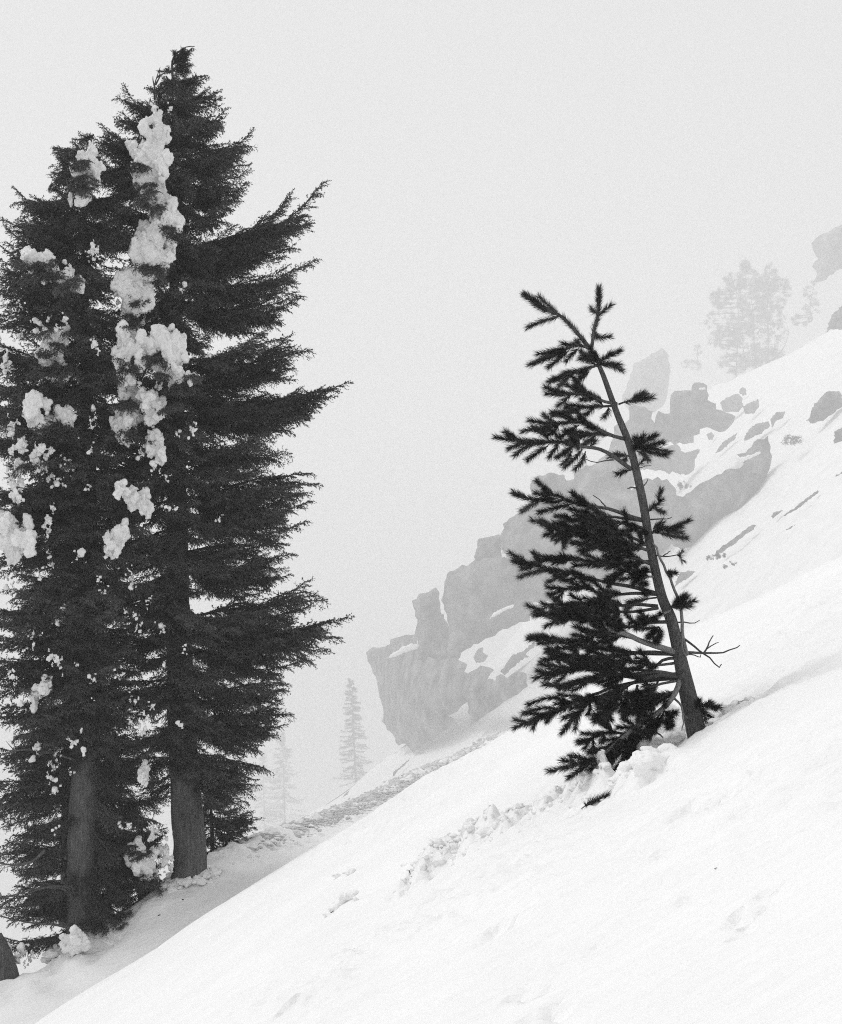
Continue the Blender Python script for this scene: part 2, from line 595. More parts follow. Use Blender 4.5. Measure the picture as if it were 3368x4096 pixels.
def hillside():
    top = [(3900, 1010), (3600, 1170), (3368, 1300), (3250, 1362), (3100, 1440), (2950, 1508), (2850, 1548), (2700, 1640), (2520, 1900), (2250, 2280), (2010, 2600), (1760, 2880), (1640, 2965), (1500, 3066), (1400, 3150), (1290, 3225), (1150, 3310), (1000, 3400)]
    bot = [(1000, 3560), (1400, 3420), (2000, 3080), (2700, 2720), (3368, 2420), (3900, 2150)]
    rg = np.random.default_rng(5)
    P, T, D, isb = poly_mesh_points(top + bot, 26, rg, 0.2, 2.5)
    Y = hill_depth(P[:, 0], P[:, 1])
    Y = Y * (1 + 0.012 * fbm(P[:, 0] * 0.006, P[:, 1] * 0.006, oct=4, seed=51))
    V = np.stack([(P[:, 0] - U0) / F * Y, Y, (VH - P[:, 1]) / F * Y], -1)
    # a rounded back: the upper edge runs on behind and falls away
    tp = smooth_line(np.array(top, float), 120)
    Yt = hill_depth(tp[:, 0], tp[:, 1]) + 0.5
    E = np.stack([(tp[:, 0] - U0) / F * Yt, Yt, (VH - tp[:, 1]) / F * Yt], -1)
    E[:, 2] -= 0.4
    rows = [E]
    for dy, dz in ((6, -0.6), (16, -3), (40, -16), (90, -60), (160, -170)):
        R = E.copy(); R[:, 1] += dy * FS; R[:, 2] += dz * FS; R[:, 0] += -dz * 0.1 * -1; rows.append(R)
    B = np.vstack(rows); n = len(E)
    i = np.arange(len(rows) - 1)[:, None]; j = np.arange(n - 1)[None]
    q = np.stack([i * n + j, i * n + j + 1, (i + 1) * n + j + 1, (i + 1) * n + j], -1).reshape(-1, 4)
    me = mk_mesh('hillside', np.vstack([V, B]), [T, q + len(V)], True)
    return me


tag(obj('hillside', hillside(), M['far_snow']), kind='structure')


def rock_thing(poly, label, bulge=0.5, D=None, off=(0, 0), sc=1.0, step=9, seed=1, mat='rock', name='rock', parent=None, Dscale=1.0, rough=1.0):
    P = np.array(poly, float) / sc + np.array(off)
    rg = np.random.default_rng(seed)
    w = np.ptp(P[:, 0]); h = np.ptp(P[:, 1])
    st = max(5.0, min(step * 2.2, math.sqrt(w * h) / 14))
    Q, T, dist, isb = poly_mesh_points(P, st, rg, 0.22, st * 0.22 * rough, seed)
    if D is None:
        low = P[P[:, 1] >= np.quantile(P[:, 1], 0.45)]
        if len(low) > 4 and w > 260:
            a = np.polyfit(low[:, 0], low[:, 1], 1)
            ub = np.clip(Q[:, 0], low[:, 0].min(), low[:, 0].max())
            vb = np.maximum(np.polyval(a, ub), P[:, 1].min())
        else:
            i = np.argmax(P[:, 1]); ub = np.full(len(Q), P[i, 0]); vb = np.full(len(Q), P[i, 1])
        Dv = hill_depth(ub, vb) * Dscale
    else:
        Dv = np.full(len(Q), float(D) * FS)
    if D is None:
        Dv = Dv * max(0.85, min(1.0, 0.985 * float((hill_depth(Q[isb, 0], Q[isb, 1]) / Dv[isb]).min())))
    Dm = float(np.mean(Dv))
    mpp = Dm / F
    size = min(w, h) * mpp
    dm = dist * mpp
    prof = 1 - np.exp(-dm / (0.16 * size + 1e-6))
    X = (Q[:, 0] - U0) / F * Dv; Z = (VH - Q[:, 1]) / F * Dv
    fr = 3.2 / max(size, 0.5)
    # blocky relief: stepped noise, with cracks
    n1 = fbm(X * fr, Z * fr * 0.7, np.full_like(X, seed * 1.7), oct=4, seed=seed, gain=0.55)
    bx = np.floor(X * fr * 0.75 + 0.5 * vnoise(X * fr, Z * fr, seed=seed + 2)); bz = np.floor(Z * fr * 0.42 + bx * 0.37 + 0.4 * vnoise(X * fr, Z * fr, seed=seed + 4))
    n2 = hash3(bx, bz, bx * 0, seed + 6) * 1.4 - 0.7
    th = bulge * size
    crk = np.abs(fbm(X * fr * 0.9 + 31, Z * fr * 0.35, np.full_like(X, seed * 0.9), oct=3, seed=seed + 8))
    Yf = Dv - th * prof * (0.9 + 0.30 * n1 + 0.65 * n2 )
    Yb = Dv + th * prof * (0.9 + 0.3 * n1)
    Vf = np.stack([X, np.where(isb, Dv, Yf), Z], -1)
    Vb = np.stack([X, np.where(isb, Dv, Yb), Z], -1)
    idx = np.arange(len(Q)); bi = idx.copy()
    nb = np.where(~isb)[0]
    bi[nb] = len(Q) + np.arange(len(nb))
    V = np.vstack([Vf, Vb[nb]])
    Tb = bi[T][:, ::-1]
    c = V.mean(0)
    if parent is None:
        base = np.array([c[0], c[1], V[:, 2].min()])
        me = mk_mesh(name, V - base, [T, Tb], False)
        o = obj(name, me, M[mat]); o.location = base
        tag(o, label, 'rock')
    else:
        me = mk_mesh(name, V - np.array(parent.location), [T, Tb], mat != 'rock')
        o = obj(name, me, M[mat], parent)
    o['depth'] = Dm / FS
    return o


C6 = dict(off=(1300, 1800), sc=1.407)
C4 = dict(off=(1900, 1100), sc=1.447)
C7 = dict(off=(2300, 800), sc=1.319)
buttress = rock_thing([(230, 1140), (275, 1112), (365, 1092), (370, 1070), (440, 1050), (510, 1035), (530, 1140), (640, 1180), (740, 1170), (800, 1210), (780, 1250), (800, 1258), (835, 1240), (870, 1215), (945, 1240), (905, 1290), (960, 1300), (985, 1262), (1020, 1290), (1060, 1255), (1130, 1260), (1135, 1330), (1060, 1385), (980, 1440), (900, 1500), (815, 1560), (822, 1500), (806, 1480), (803, 1420), (770, 1445), (690, 1500), (735, 1520), (700, 1560), (620, 1610), (560, 1660), (500, 1705), (488, 1685), (455, 1648), (415, 1665), (395, 1620), (350, 1570), (330, 1500), (305, 1390), (290, 1300), (265, 1230), (240, 1190)],
                      'broad sheer cliff with an overhanging left edge, lowest of the foggy outcrops', 0.45, seed=11, **C6)
DB = buttress['depth']
rock_thing([(530, 1095), (480, 1090), (430, 1110), (380, 1145), (348, 1172), (400, 1165), (450, 1140), (520, 1120)], None, 0.2, D=DB - 9, seed=12, mat='far_snow', name='snow_patch', parent=buttress, **C6)
tower = rock_thing([(487, 845), (560, 805), (625, 775), (645, 800), (650, 860), (655, 910), (675, 920), (690, 960), (700, 1000), (730, 1060), (750, 1190), (640, 1210), (520, 1180), (510, 1060), (510, 1000), (525, 960), (510, 910), (495, 880)],
                   'squared leaning pinnacle separated from the cliff by a narrow notch', 0.5, D=DB + 3, seed=13, **C6)
wall = rock_thing([(670, 740), (690, 700), (730, 680), (800, 655), (840, 615), (1000, 600), (1100, 620), (1220, 650), (1280, 700), (1300, 850), (1160, 860), (1150, 960), (1080, 985), (1000, 1005), (930, 1050), (860, 1090), (790, 1130), (740, 1190), (690, 1180), (690, 1020), (678, 930), (665, 900), (668, 820)],
                  'tall grey cliff wall right of the squared pinnacle, crossed by a slanting snow ledge', 0.4, D=DB - 8, seed=14, **C6)
rock_thing([(928, 952), (950, 915), (1000, 890), (1070, 862), (1060, 885), (1000, 910), (960, 935)], None, 0.2, D=DB - 30, seed=15, mat='far_snow', name='snow_patch', parent=wall, **C6)
rock_thing([(860, 500), (900, 490), (985, 478), (995, 500), (990, 560), (1000, 625), (835, 635), (850, 560)], 'small squared block standing on top of the cliff wall', 0.5, D=DB - 2, seed=16, **C6)
dome = rock_thing([(150, 1490), (165, 1440), (230, 1400), (260, 1375), (330, 1350), (420, 1330), (560, 1270), (700, 1250), (950, 1240), (1000, 1400), (1180, 1590), (1100, 1600), (900, 1700), (700, 1800), (500, 1820), (300, 1780), (200, 1700), (150, 1600)],
                  'rounded dome of rock behind the middle branches of the small pine', 0.4, D=DB - 6, seed=17, **C4)
rock_thing([(155, 1590), (190, 1635), (155, 1635)], None, 0.2, D=DB - 30, seed=61, mat='far_snow', name='snow_patch', parent=dome, **C4)
rock_thing([(320, 1215), (375, 1160), (440, 1145), (510, 1150), (530, 1190), (580, 1180), (600, 1290), (520, 1330), (330, 1350), (325, 1280)], 'flat topped block just above the rounded dome', 0.5, D=DB - 12, seed=18, **C4)
mass = rock_thing([(560, 1300), (575, 1180), (590, 1130), (700, 1090), (790, 1000), (810, 880), (890, 830), (890, 765), (960, 760), (1030, 785), (1020, 830), (1040, 850), (1060, 785), (1100, 800), (1130, 800), (1145, 870), (1130, 760), (1135, 690), (1180, 675), (1250, 670), (1255, 640), (1300, 620), (1345, 640), (1350, 720), (1395, 745), (1390, 780), (1500, 820), (1480, 870), (1440, 905), (1390, 900), (1350, 880), (1310, 890), (1305, 920), (1270, 930), (1265, 970), (1210, 980), (1110, 970), (1050, 1000), (1000, 1110), (940, 1150), (900, 1260)],
                  'stepped rock mass with notched blocks behind the pine trunk', 0.4, D=DB + 8, seed=19, **C4)
rock_thing([(1295, 655), (1330, 650), (1335, 662), (1300, 664)], None, 0.2, D=DB - 14, seed=62, mat='far_snow', name='snow_patch', parent=mass, **C4)
rock_thing([(1000, 1010), (1110, 1000), (1170, 985), (1210, 1030), (1300, 1010), (1290, 1040), (1268, 1080), (1265, 1130), (1220, 1160), (1160, 1145), (1060, 1130), (960, 1120)], 'lumpy outcrop ringed by snow right of the pine trunk', 0.4, D=290, seed=20, **C4)
hump = rock_thing([(940, 1190), (1000, 1175), (1110, 1180), (1150, 1230), (1160, 1275), (1200, 1285), (1250, 1255), (1300, 1215), (1400, 1155), (1500, 1125), (1550, 1100), (1530, 1065), (1510, 1045), (1580, 1010), (1610, 970), (1690, 935), (1715, 990), (1710, 1080), (1690, 1180), (1640, 1230), (1620, 1290), (1550, 1370), (1450, 1450), (1350, 1520), (1280, 1560), (1200, 1590), (1150, 1570), (1100, 1500), (980, 1400)],
                  'long smooth whaleback rock sweeping up to a point on the snowfield', 0.22, D=224, seed=21, **C4)
rock_thing([(1500, 1060), (1560, 1050), (1650, 1022), (1655, 1032), (1600, 1060), (1540, 1085)], None, 0.2, D=206, seed=22, mat='far_snow', name='snow_patch', parent=hump, **C4)
rock_thing([(855, 680), (900, 600), (915, 530), (960, 490), (1020, 450), (1080, 425), (1120, 470), (1130, 580), (1110, 700), (1080, 770), (1020, 800), (890, 785), (850, 720)], 'pale thumb shaped pinnacle fading into the fog', 0.5, D=470, seed=23, **C4)
SM = [([(1530, 660), (1550, 645), (1570, 660), (1572, 690), (1550, 702), (1530, 682)], 'small round boulder, topmost of the little boulders below the foggy pines', C4),
      ([(1420, 740), (1450, 710), (1520, 685), (1545, 710), (1552, 760), (1520, 795), (1440, 790), (1425, 765)], 'chunky boulder below the small round boulder', C4),
      ([(1550, 760), (1600, 735), (1640, 718), (1645, 760), (1610, 805), (1560, 800)], 'angular boulder tucked right of the chunky boulder', C4),
      ([(1555, 950), (1580, 900), (1630, 860), (1700, 845), (1705, 880), (1650, 920), (1600, 945), (1560, 960)], 'slanted oval boulder just above the tip of the whaleback rock', C4),
      ([(1390, 1032), (1430, 970), (1520, 910), (1505, 950), (1420, 1022)], 'thin slanting sliver of rock left of the oval boulder', C4),
      ([(1340, 920), (1365, 905), (1388, 930), (1372, 955), (1350, 950)], 'tiny dark stone in the snow below the stepped rock mass', C4),
      ([(1215, 1165), (1240, 1145), (1250, 1095), (1290, 1050), (1330, 1010), (1395, 1005), (1409, 1030), (1409, 1090), (1360, 1130), (1310, 1165), (1240, 1178)], 'dark knobbly boulder alone on the snowfield near the right edge', C7),
      ([(1365, 1285), (1370, 1220), (1420, 1190), (1500, 1200), (1500, 1270), (1420, 1270)], 'rock cut by the right edge below the knobbly boulder', C7),
      ([(1320, 700), (1340, 640), (1370, 590), (1409, 555), (1480, 560), (1500, 690), (1350, 680)], 'pale sloping rock cut by the right edge under the top outcrop', C7),
      ([(735, 1880), (745, 1850), (830, 1790), (940, 1710), (960, 1714), (940, 1740), (850, 1805), (790, 1850)], 'long narrow rock rib lying down the snowfield', C7),
      ([(535, 2000), (560, 1962), (600, 1955), (635, 1960), (600, 1992), (545, 2025), (525, 2050)], 'low flat rock beside the side stem of the pine', C7),
      ([(1100, 1665), (1180, 1606), (1278, 1532), (1285, 1538), (1190, 1620), (1110, 1668)], 'thin dark streak of bared ground high on the snowfield', C7),
      ([(1112, 1742), (1140, 1722), (1166, 1712), (1140, 1732)], 'very short dark streak below the thin long streak', C7),
      ([(1360, 1465), (1409, 1432), (1460, 1400), (1415, 1442)], 'dark streak running off the right edge of the snowfield', C7),
      ([(845, 1190), (870, 1150), (960, 1150), (1010, 1165), (1020, 1200), (960, 1225), (900, 1245), (880, 1262)], None, C7),
      ([(835, 1170), (905, 1120), (900, 1080), (1000, 1140), (1000, 1170)], None, C7),
      ([(1030, 1160), (1060, 1120), (1110, 1115), (1100, 1150), (1060, 1165), (1040, 1200)], 'broken little rocks above the oval boulder', C7),
      ([(1035, 1670), (1050, 1648), (1098, 1636), (1070, 1660), (1040, 1680)], 'small wedge of rock at the lower end of a thin dark streak', C7),
      ([(845, 1160), (880, 1148), (870, 1186)], None, C4)]
for k, (pl, lab, C) in enumerate(SM):
    if lab: rock_thing(pl, lab, 0.4, seed=100 + k, **C)
C6b = C6
for k, (pl, lab) in enumerate([([(835, 1165), (860, 1120), (888, 1110), (890, 1140), (917, 1155), (900, 1190), (850, 1200)], 'dark boulder alone in the snow patch above the overhanging cliff'),
                               ([(985, 1250), (1020, 1200), (1060, 1150), (1110, 1135), (1180, 1075), (1180, 1100), (1130, 1150), (1150, 1160), (1080, 1200), (1010, 1270)], 'slanted rock rib in the snow behind the lower pine branches'),
                               ([(1185, 1240), (1200, 1190), (1260, 1150), (1300, 1140), (1260, 1230), (1200, 1260)], 'rock half hidden behind the lower left pine branches'),
                               ([(380, 1840), (385, 1810), (415, 1790), (480, 1735), (450, 1775), (410, 1805), (395, 1830)], 'thin dark rock sliver at the foot of the overhanging cliff'),
                               ([(100, 1955), (120, 1925), (140, 1915), (125, 1940)], 'tiny dark stone on the snow below the slender foggy hemlock')]):
    rock_thing(pl, lab, 0.4, seed=140 + k, **C6)
rock_thing([(1255, 430), (1280, 380), (1255, 350), (1285, 310), (1255, 260), (1250, 230), (1290, 190), (1350, 150), (1409, 125), (1560, 130), (1600, 350), (1409, 365), (1300, 432)], 'pale outcrop in the fog at the upper right corner of the slope', 0.5, D=395, seed=24, **C7)

# ------------------------------------------------------------------ hemlock boughs (shared meshes)
def bough(seed, L, sag=0.06, dens=1.0):
    """a full bough: main limb, forked side limbs, drooping twigs, short needles"""
    rg = np.random.default_rng(seed)
    wood = MB()
    SP, SD, ST = [], [], []

    def cover(P0, P1, step, w=1.0):
        d = P1 - P0; l = np.linalg.norm(d)
        m = max(1, int(l / step * dens))
        tt = (np.arange(m) + rg.random(m)) / m
        SP.append(P0 + tt[:, None] * d); SD.append(np.repeat((d / (l + 1e-9))[None], m, 0)); ST.append(np.full(m, w))

    def limb(ax, q0, q1, first, lmax):
        n = len(ax)
        c = np.r_[0, np.cumsum(np.linalg.norm(np.diff(ax, axis=0), axis=1))]
        Ls = c[-1]
        pos = first * Ls; side = 1
        while pos < Ls * 0.985:
            i = np.interp(pos, c, np.arange(n)); p = np.array([np.interp(pos, c, ax[:, k]) for k in range(3)])
            T = unit(ax[min(int(i) + 1, n - 1)] - ax[max(int(i) - 1, 0)])
            f0 = pos / Ls; q = q0 + (q1 - q0) * f0
            l2 = lmax * (0.36 + 0.64 * (1 - f0) ** 0.7 * min(1, f0 / 0.2 + 0.3)) * rg.uniform(0.5, 1.2)
            a = math.radians(rg.uniform(38, 82)) * (1 - 0.3 * f0)
            S = unit(np.cross(np.array([0, 0, 1.0]), T)) * side
            dirv = unit(T * math.cos(a) + S * math.sin(a) + np.array([0, 0, rg.normal(-0.30 * (1 - 0.8 * q), 0.34)]))
            m = 5; tt = np.linspace(0, 1, m)
            bend = rg.uniform(0.1, 0.8) * (1 - 0.65 * q)
            pts = p + dirv * (tt * l2)[:, None] + np.array([0, 0, -1.0]) * (bend * l2 * tt ** 2)[:, None] + T * (0.2 * l2 * tt ** 2)[:, None]
            wood.tube(pts, np.linspace(0.005, 0.002, m), 3, cap=False)
            for k in range(m - 1): cover(pts[k], pts[k + 1], 0.013)
            tp = 0.03; sd2 = 1
            while tp < l2:
                f = tp / l2
                pp = np.array([np.interp(f, tt, pts[:, c_]) for c_ in range(3)])
                k = int(f * (m - 1)); d2 = unit(pts[min(k + 1, m - 1)] - pts[k])
                sv = unit(unit(np.cross(d2, np.array([0, 0, 1.0]))) * sd2 + np.array([0, 0, rg.normal(-0.25, 0.6)]))
                l3 = (0.05 + 0.10 * (1 - f)) * rg.uniform(0.6, 1.35) * min(1, 0.55 + l2)
                e = pp + (d2 * 0.5 + sv * 0.85 + np.array([0, 0, 0.1])) * l3
                e2 = e + (d2 * 0.85 + sv * 0.35 + np.array([0, 0, -0.2])) * l3 * 0.55
                cover(pp, e, 0.011); cover(e, e2, 0.011, 0.85)
                tp += rg.uniform(0.028, 0.055); sd2 = -sd2
            pos += rg.uniform(0.030, 0.062); side = -side
        for k in range(n // 3, n - 1): cover(ax[k], ax[k + 1], 0.011)
    n = 24
    s = np.linspace(0, L, n); t = s / L
    ax = np.stack([s, 0.05 * L * np.sin(t * 3 + rg.uniform(0, 6)) * t * (1 - t) * 3, -sag * L * 4 * t * (1 - t)], -1)
    ax[:, 1:] += np.cumsum(rg.normal(0, .010 * L, (n, 2)), 0) * (t * (1 - t) * 3)[:, None]
    wood.tube(ax, np.interp(t, [0, 1], [0.010 + 0.009 * L, 0.003]), 6)
    lm = 0.10 + 0.11 * L
    limb(ax, 0, 1, 0.06, lm)
    k = 0; pos = rg.uniform(0.08, 0.16)
    while pos < 0.72:
        i = int(pos * (n - 1)); p = ax[i]
        T = unit(ax[i + 1] - ax[i])
        yaw = math.radians(rg.uniform(14, 42)) * (1 if k % 2 else -1)
        pit = math.radians(rg.uniform(-34, 10)) * (1 - 0.5 * pos)
        d = np.array([math.cos(yaw) * math.cos(pit), math.sin(yaw) * math.cos(pit), math.sin(pit)])
        l = L * (1 - pos) * rg.uniform(0.42, 0.9)
        m = 12; tt = np.linspace(0, 1, m)
        sub = p + d * (tt * l)[:, None] + np.array([1, 0, 0.05]) * (0.15 * l * tt ** 2)[:, None] + np.cumsum(rg.normal(0, .016 * l, (m, 3)), 0) - np.array([0, 0, 1]) * (rg.uniform(0, .22) * l * tt * (1 - tt) * 2)[:, None]
        wood.tube(sub, np.linspace(0.005 + 0.004 * l, 0.002, m), 5, cap=False)
        limb(sub, pos, 1, 0.05, lm * 0.85)
        pos += rg.uniform(0.07, 0.15) / max(0.7, min(1.3, L / 1.8)); k += 1
    P = np.vstack(SP); D = np.vstack(SD); W = np.concatenate(ST)
    V, T = needles(P, D, 0.036, 0.020, 1.05, rg, W)
    return wood.mesh('bough', True), mk_mesh('foliage', V, T), (V, T)


BOUGHS = {}
for kl, L in (('s', 0.9), ('m', 1.7), ('l', 2.7)):
    BOUGHS[kl] = [(L,) + bough(100 + 7 * k + int(L * 10), L, sag) for k, sag in enumerate((0.04, 0.08, -0.03, 0.02, 0.10))]
print('bough tris', {k: [len(b[2].polygons) for b in v] for k, v in BOUGHS.items()})
for kl in BOUGHS:
    for (L, w, f, _) in BOUGHS[kl]:
        w.materials.append(M['twig_bark']); f.materials.append(M['hemlock'])


def orient(p, q, roll=0.0):
    d = Vector(q - p); L = d.length; x = d.normalized()
    y = Vector((0, 0, 1)).cross(x)
    if y.length < 1e-3: y = Vector((0, 1, 0))
    y.normalize(); z = x.cross(y)
    m = Matrix((x, y, z)).transposed().to_4x4()
    return m @ Matrix.Rotation(roll, 4, 'X'), L


def place_bough(root, p, q, rg, kinds=None):
    d = np.linalg.norm(q - p)
    kl = kinds or ('s' if d < 1.15 else 'm' if d < 2.1 else 'l')
    L, w, f, _ = BOUGHS[kl][rg.integers(0, 5)]
    m, ln = orient(p, q, rg.normal(0, 0.25))
    s = ln / L
    m = m @ Matrix.Diagonal((s, max(0.75, min(1.3, s ** 0.6)) * (-1 if rg.random() < 0.5 else 1), max(0.8, min(1.3, s ** 0.5)), 1))
    m.translation = Vector(p) - root.location
    o = obj('bough', w, None, root)
    o.matrix_basis = m
    c = obj('foliage', f, None, o)
    return o


def hemlock(name, label, base_px, Y, trunk_px, trunk_r, tips, env_l, env_r, nfill, seed, vrange, group=None, nfront=0, vfront=None, ncomp=1, bare_v=9e9):
    """trunk_px: [(u,v)] from the base up.  tips: explicit boughs (u,v).  env_*: [(v,reach px)]"""
    rg = np.random.default_rng(seed)
    base = px(*base_px, Y)
    root = empty(name, base)
    tag(root, label, 'tree', group)
    Pt = np.array([px(u, v, Y) for u, v in trunk_px])
    P = smooth_line(Pt, 150)
    hgt = P[-1, 2] - P[0, 2]
    tt = (P[:, 2] - P[0, 2]) / hgt
    R = np.interp(tt, [0, 0.02, 0.06, 0.5, 1], [trunk_r * 1.22, trunk_r * 1.1, trunk_r, trunk_r * 0.62, 0.015])
    V, q, t3 = tube(P - base, R, 44, bark=0.11, seed=seed)
    obj('trunk', mk_mesh('trunk', V, [q, t3], True), M['bark'], root)
    mpp = Y / F

    def trunk_at(v):
        z = (VH - v) / F * Y
        k = np.argmin(np.abs(P[:, 2] - z))
        return P[k].copy()
    for (u, v, rise) in tips:
        q = px(u, v, Y + rg.uniform(-0.5, 0.5))
        reach = abs(u - (U0 + F * trunk_at(v)[0] / Y))
        p = trunk_at(v + rise * reach)
        if np.linalg.norm(q - p) < 0.3: continue
        d = np.linalg.norm(q - p)
        # boughs start clear of the bare inner limb
        place_bough(root, p + (q - p) * min(0.10, 0.15 / d), q, rg)
        # companions beside the main tip give it width
        for _ in range(ncomp if d > 1.5 else 1 if d > .9 else 0):
            q2 = p + (q - p) * rg.uniform(0.6, 0.93) + np.array([rg.normal(0, 0.08), rg.normal(0, 0.45), rg.normal(-0.12, 0.11)])
            place_bough(root, p + (q - p) * 0.1, q2, rg)
    for k in range(nfill):
        f = (k + rg.random()) / nfill
        v = vrange[0] + (vrange[1] - vrange[0]) * f ** 0.85
        p = trunk_at(v)
        az = rg.uniform(0, 2 * math.pi) if rg.random() < 0.45 else rg.uniform(-math.pi, 0)
        if v > bare_v and math.sin(az) < -0.15: az = -az + rg.normal(0, .2)
        rl = np.interp(v, [e[0] for e in env_l], [e[1] for e in env_l]) * mpp
        rr = np.interp(v, [e[0] for e in env_r], [e[1] for e in env_r]) * mpp
        cx = math.cos(az); r = rr if cx > 0 else rl
        rfront = 0.5 * (rl + rr)
        reach = math.hypot(cx * r, math.sin(az) * min(rfront, 2.4)) * rg.uniform(0.66, 1.0)
        rise = rg.uniform(-0.32, 0.10) if v > 1200 else rg.uniform(-0.05, 0.35)
        q = p + np.array([math.cos(az) * reach, math.sin(az) * reach, rise * reach])
        place_bough(root, p + (q - p) * 0.04, q, rg)
    for k in range(nfront):
        f = (k + rg.random()) / nfront
        v = vfront[0] + (vfront[1] - vfront[0]) * f
        p = trunk_at(v)
        az = rg.uniform(-2.75, -0.4)
        rmax = min(np.interp(v, [e[0] for e in env_r], [e[1] for e in env_r]) * mpp, 1.5)
        r = rmax * rg.uniform(.6, 1.0) + .15
        sd = 1 if k % 2 else -1
        p = p + np.array([-sd * rg.uniform(.05, .35), -0.30, 0.22]) * min(1, .4 + r / 1.2)
        q = p + np.array([sd * rg.uniform(.35, .95), -rg.uniform(.25, .7), -rg.uniform(.2, .6)]) * r
        place_bough(root, p, q, rg, 'm')
    return root, P


HY = 26.0
main_tips = [(879, 364, .5), (903, 435, .4), (887, 495, .3), (1008, 523, .45), (1004, 584, .4), (1000, 680, .3), (988, 725, .2), (930, 600, .4),
             (1290, 725, .52), (1235, 860, .3), (1100, 975, .15), (1262, 1040, .18), (1205, 1180, .05), (1113, 1225, 0), (1000, 1275, -.15),
             (1141, 1352, .3), (1250, 1398, .3), (1391, 1531, .12), (1330, 1585, .05), (1270, 1630, -.05), (1056, 1710, -.2), (1048, 1785, .0),
             (1169, 1814, .1), (1254, 1894, .1), (1282, 1935, .1), (1226, 2080, -.05), (1240, 2000, .05), (1089, 2164, .1), (1185, 2217, .15), (1161, 2300, 0),
             (1310, 2398, .12), (1395, 2467, .1), (1371, 2552, .0), (1226, 2635, -.1), (1161, 2737, .05), (1177, 2858, .1), (1140, 2900, .0), (1113, 2939, -.1), (1081, 3084, -.1), (1032, 3140, -.2),
             (565, 406, .3), (488, 447, .5), (403, 491, .5), (302, 576, .5), (390, 560, .4), (640, 330, .3), (800, 330, .4), (830, 300, .2)]
env_r = [(190, 20), (330, 80), (420, 190), (500, 250), (620, 290), (760, 230), (930, 340), (1100, 360), (1310, 220), (1500, 340), (1740, 270), (1900, 360), (2130, 250), (2320, 320), (2500, 400), (2690, 310), (2850, 350), (2980, 300), (3100, 260), (3200, 120)]
env_l = [(190, 20), (300, 60), (400, 130), (490, 290), (580, 390), (800, 420), (1200, 430), (1800, 420), (2500, 380), (3000, 330), (3200, 150)]
main, PM = hemlock('hemlock_tree', 'tall dark hemlock with a bent top and a column of snow down its front', (755, 3492), HY,
                   [(755, 3540), (760, 3400), (748, 3250), (735, 3080), (722, 2800), (712, 2300), (705, 1700), (700, 1100), (695, 600), (690, 330)], 0.31, main_tips, env_l, env_r, 125, 3, (330, 3120), nfront=88, vfront=(340, 3050), ncomp=2)
rg = np.random.default_rng(77)
# bent leader and the thin dead stem beside it
top = MB(); lp = smooth_line(np.array([px(692, 345, HY), px(690, 290, HY), px(688, 255, HY), px(700, 220, HY), px(745, 188, HY), px(778, 186, HY)]), 14)
top.tube(lp - np.array(main.location), np.linspace(.03, .008, 14), 6)
obj('leader', top.mesh('leader', True), M['twig_bark'], main)
for (a, b) in (((688, 262), (735, 195)), ((690, 280), (752, 215)), ((690, 285), (735, 262)), ((685, 290), (672, 262)), ((690, 240), (770, 190)), ((700, 225), (735, 190)), ((695, 330), (800, 345)), ((700, 345), (860, 380)), ((690, 350), (630, 400)), ((700, 330), (780, 310)), ((720, 300), (765, 290)), ((690, 285), (745, 235)), ((690, 262), (700, 205))):
    place_bough(main, px(*a, HY), px(*b, HY), rg, 's')
top = MB()
for pl in ([(620, 400), (618, 345), (630, 300), (641, 268)], [(622, 340), (645, 300), (668, 292)], [(618, 345), (612, 320), (612, 305)], [(628, 310), (640, 298), (634, 282)]):
    q = smooth_line(np.array([px(u, v, HY) for u, v in pl]), 8)
    top.tube(q - np.array(main.location), np.linspace(.022, .006, 8), 5)
obj('dead_stem', top.mesh('dead_stem', True), M['bark'], main)

LY = 25.3
left_tips = [(520, 760, .2), (560, 860, .2), (540, 960, .15), (560, 1100, .1), (520, 1240, .1), (570, 1370, .1), (270, 590, .3), (400, 600, .3), (200, 700, .4), (214, 749, .4), (129, 785, .4), (150, 850, .3), (81, 906, .3), (100, 960, .2), (5, 987, .2), (-60, 1060, .2), (-40, 1150, 0), (-30, 1350, .2), (-120, 1400, .1), (110, 1720, .2), (-60, 1530, .1), (-110, 1650, .1), (-80, 1800, .1), (-100, 2000, 0), (-90, 2200, 0), (-70, 2400, .1),
             (-120, 2600, 0), (-60, 2800, 0), (-40, 3000, -.1), (-60, 3100, -.1), (-90, 3200, -.15), (-50, 3420, -.1), (-60, 3560, -.1), (20, 3650, -.2), (0, 3760, -.15), (330, 600, .3), (250, 640, .4), (420, 660, .3), (480, 3500, -.1), (520, 3420, -.1)]
lenv_l = [(600, 70), (750, 210), (900, 310), (1100, 400), (2000, 460), (2800, 420), (3300, 380), (3700, 280)]
lenv_r = [(600, 70), (750, 200), (900, 310), (1200, 350), (2000, 360), (2800, 300), (3400, 220), (3600, 150), (3700, 60)]
left, PL = hemlock('hemlock_tree', 'broad dark hemlock with snow plastered boughs, cut by the left edge', (330, 3745), LY,
                   [(332, 3800), (335, 3690), (330, 3400), (335, 3200), (350, 2900), (355, 2400), (350, 1800), (340, 1200), (335, 590)], 0.30, left_tips, lenv_l, lenv_r, 170, 5, (600, 3700), nfront=78, vfront=(590, 2900), bare_v=2880)
rg = np.random.default_rng(88)
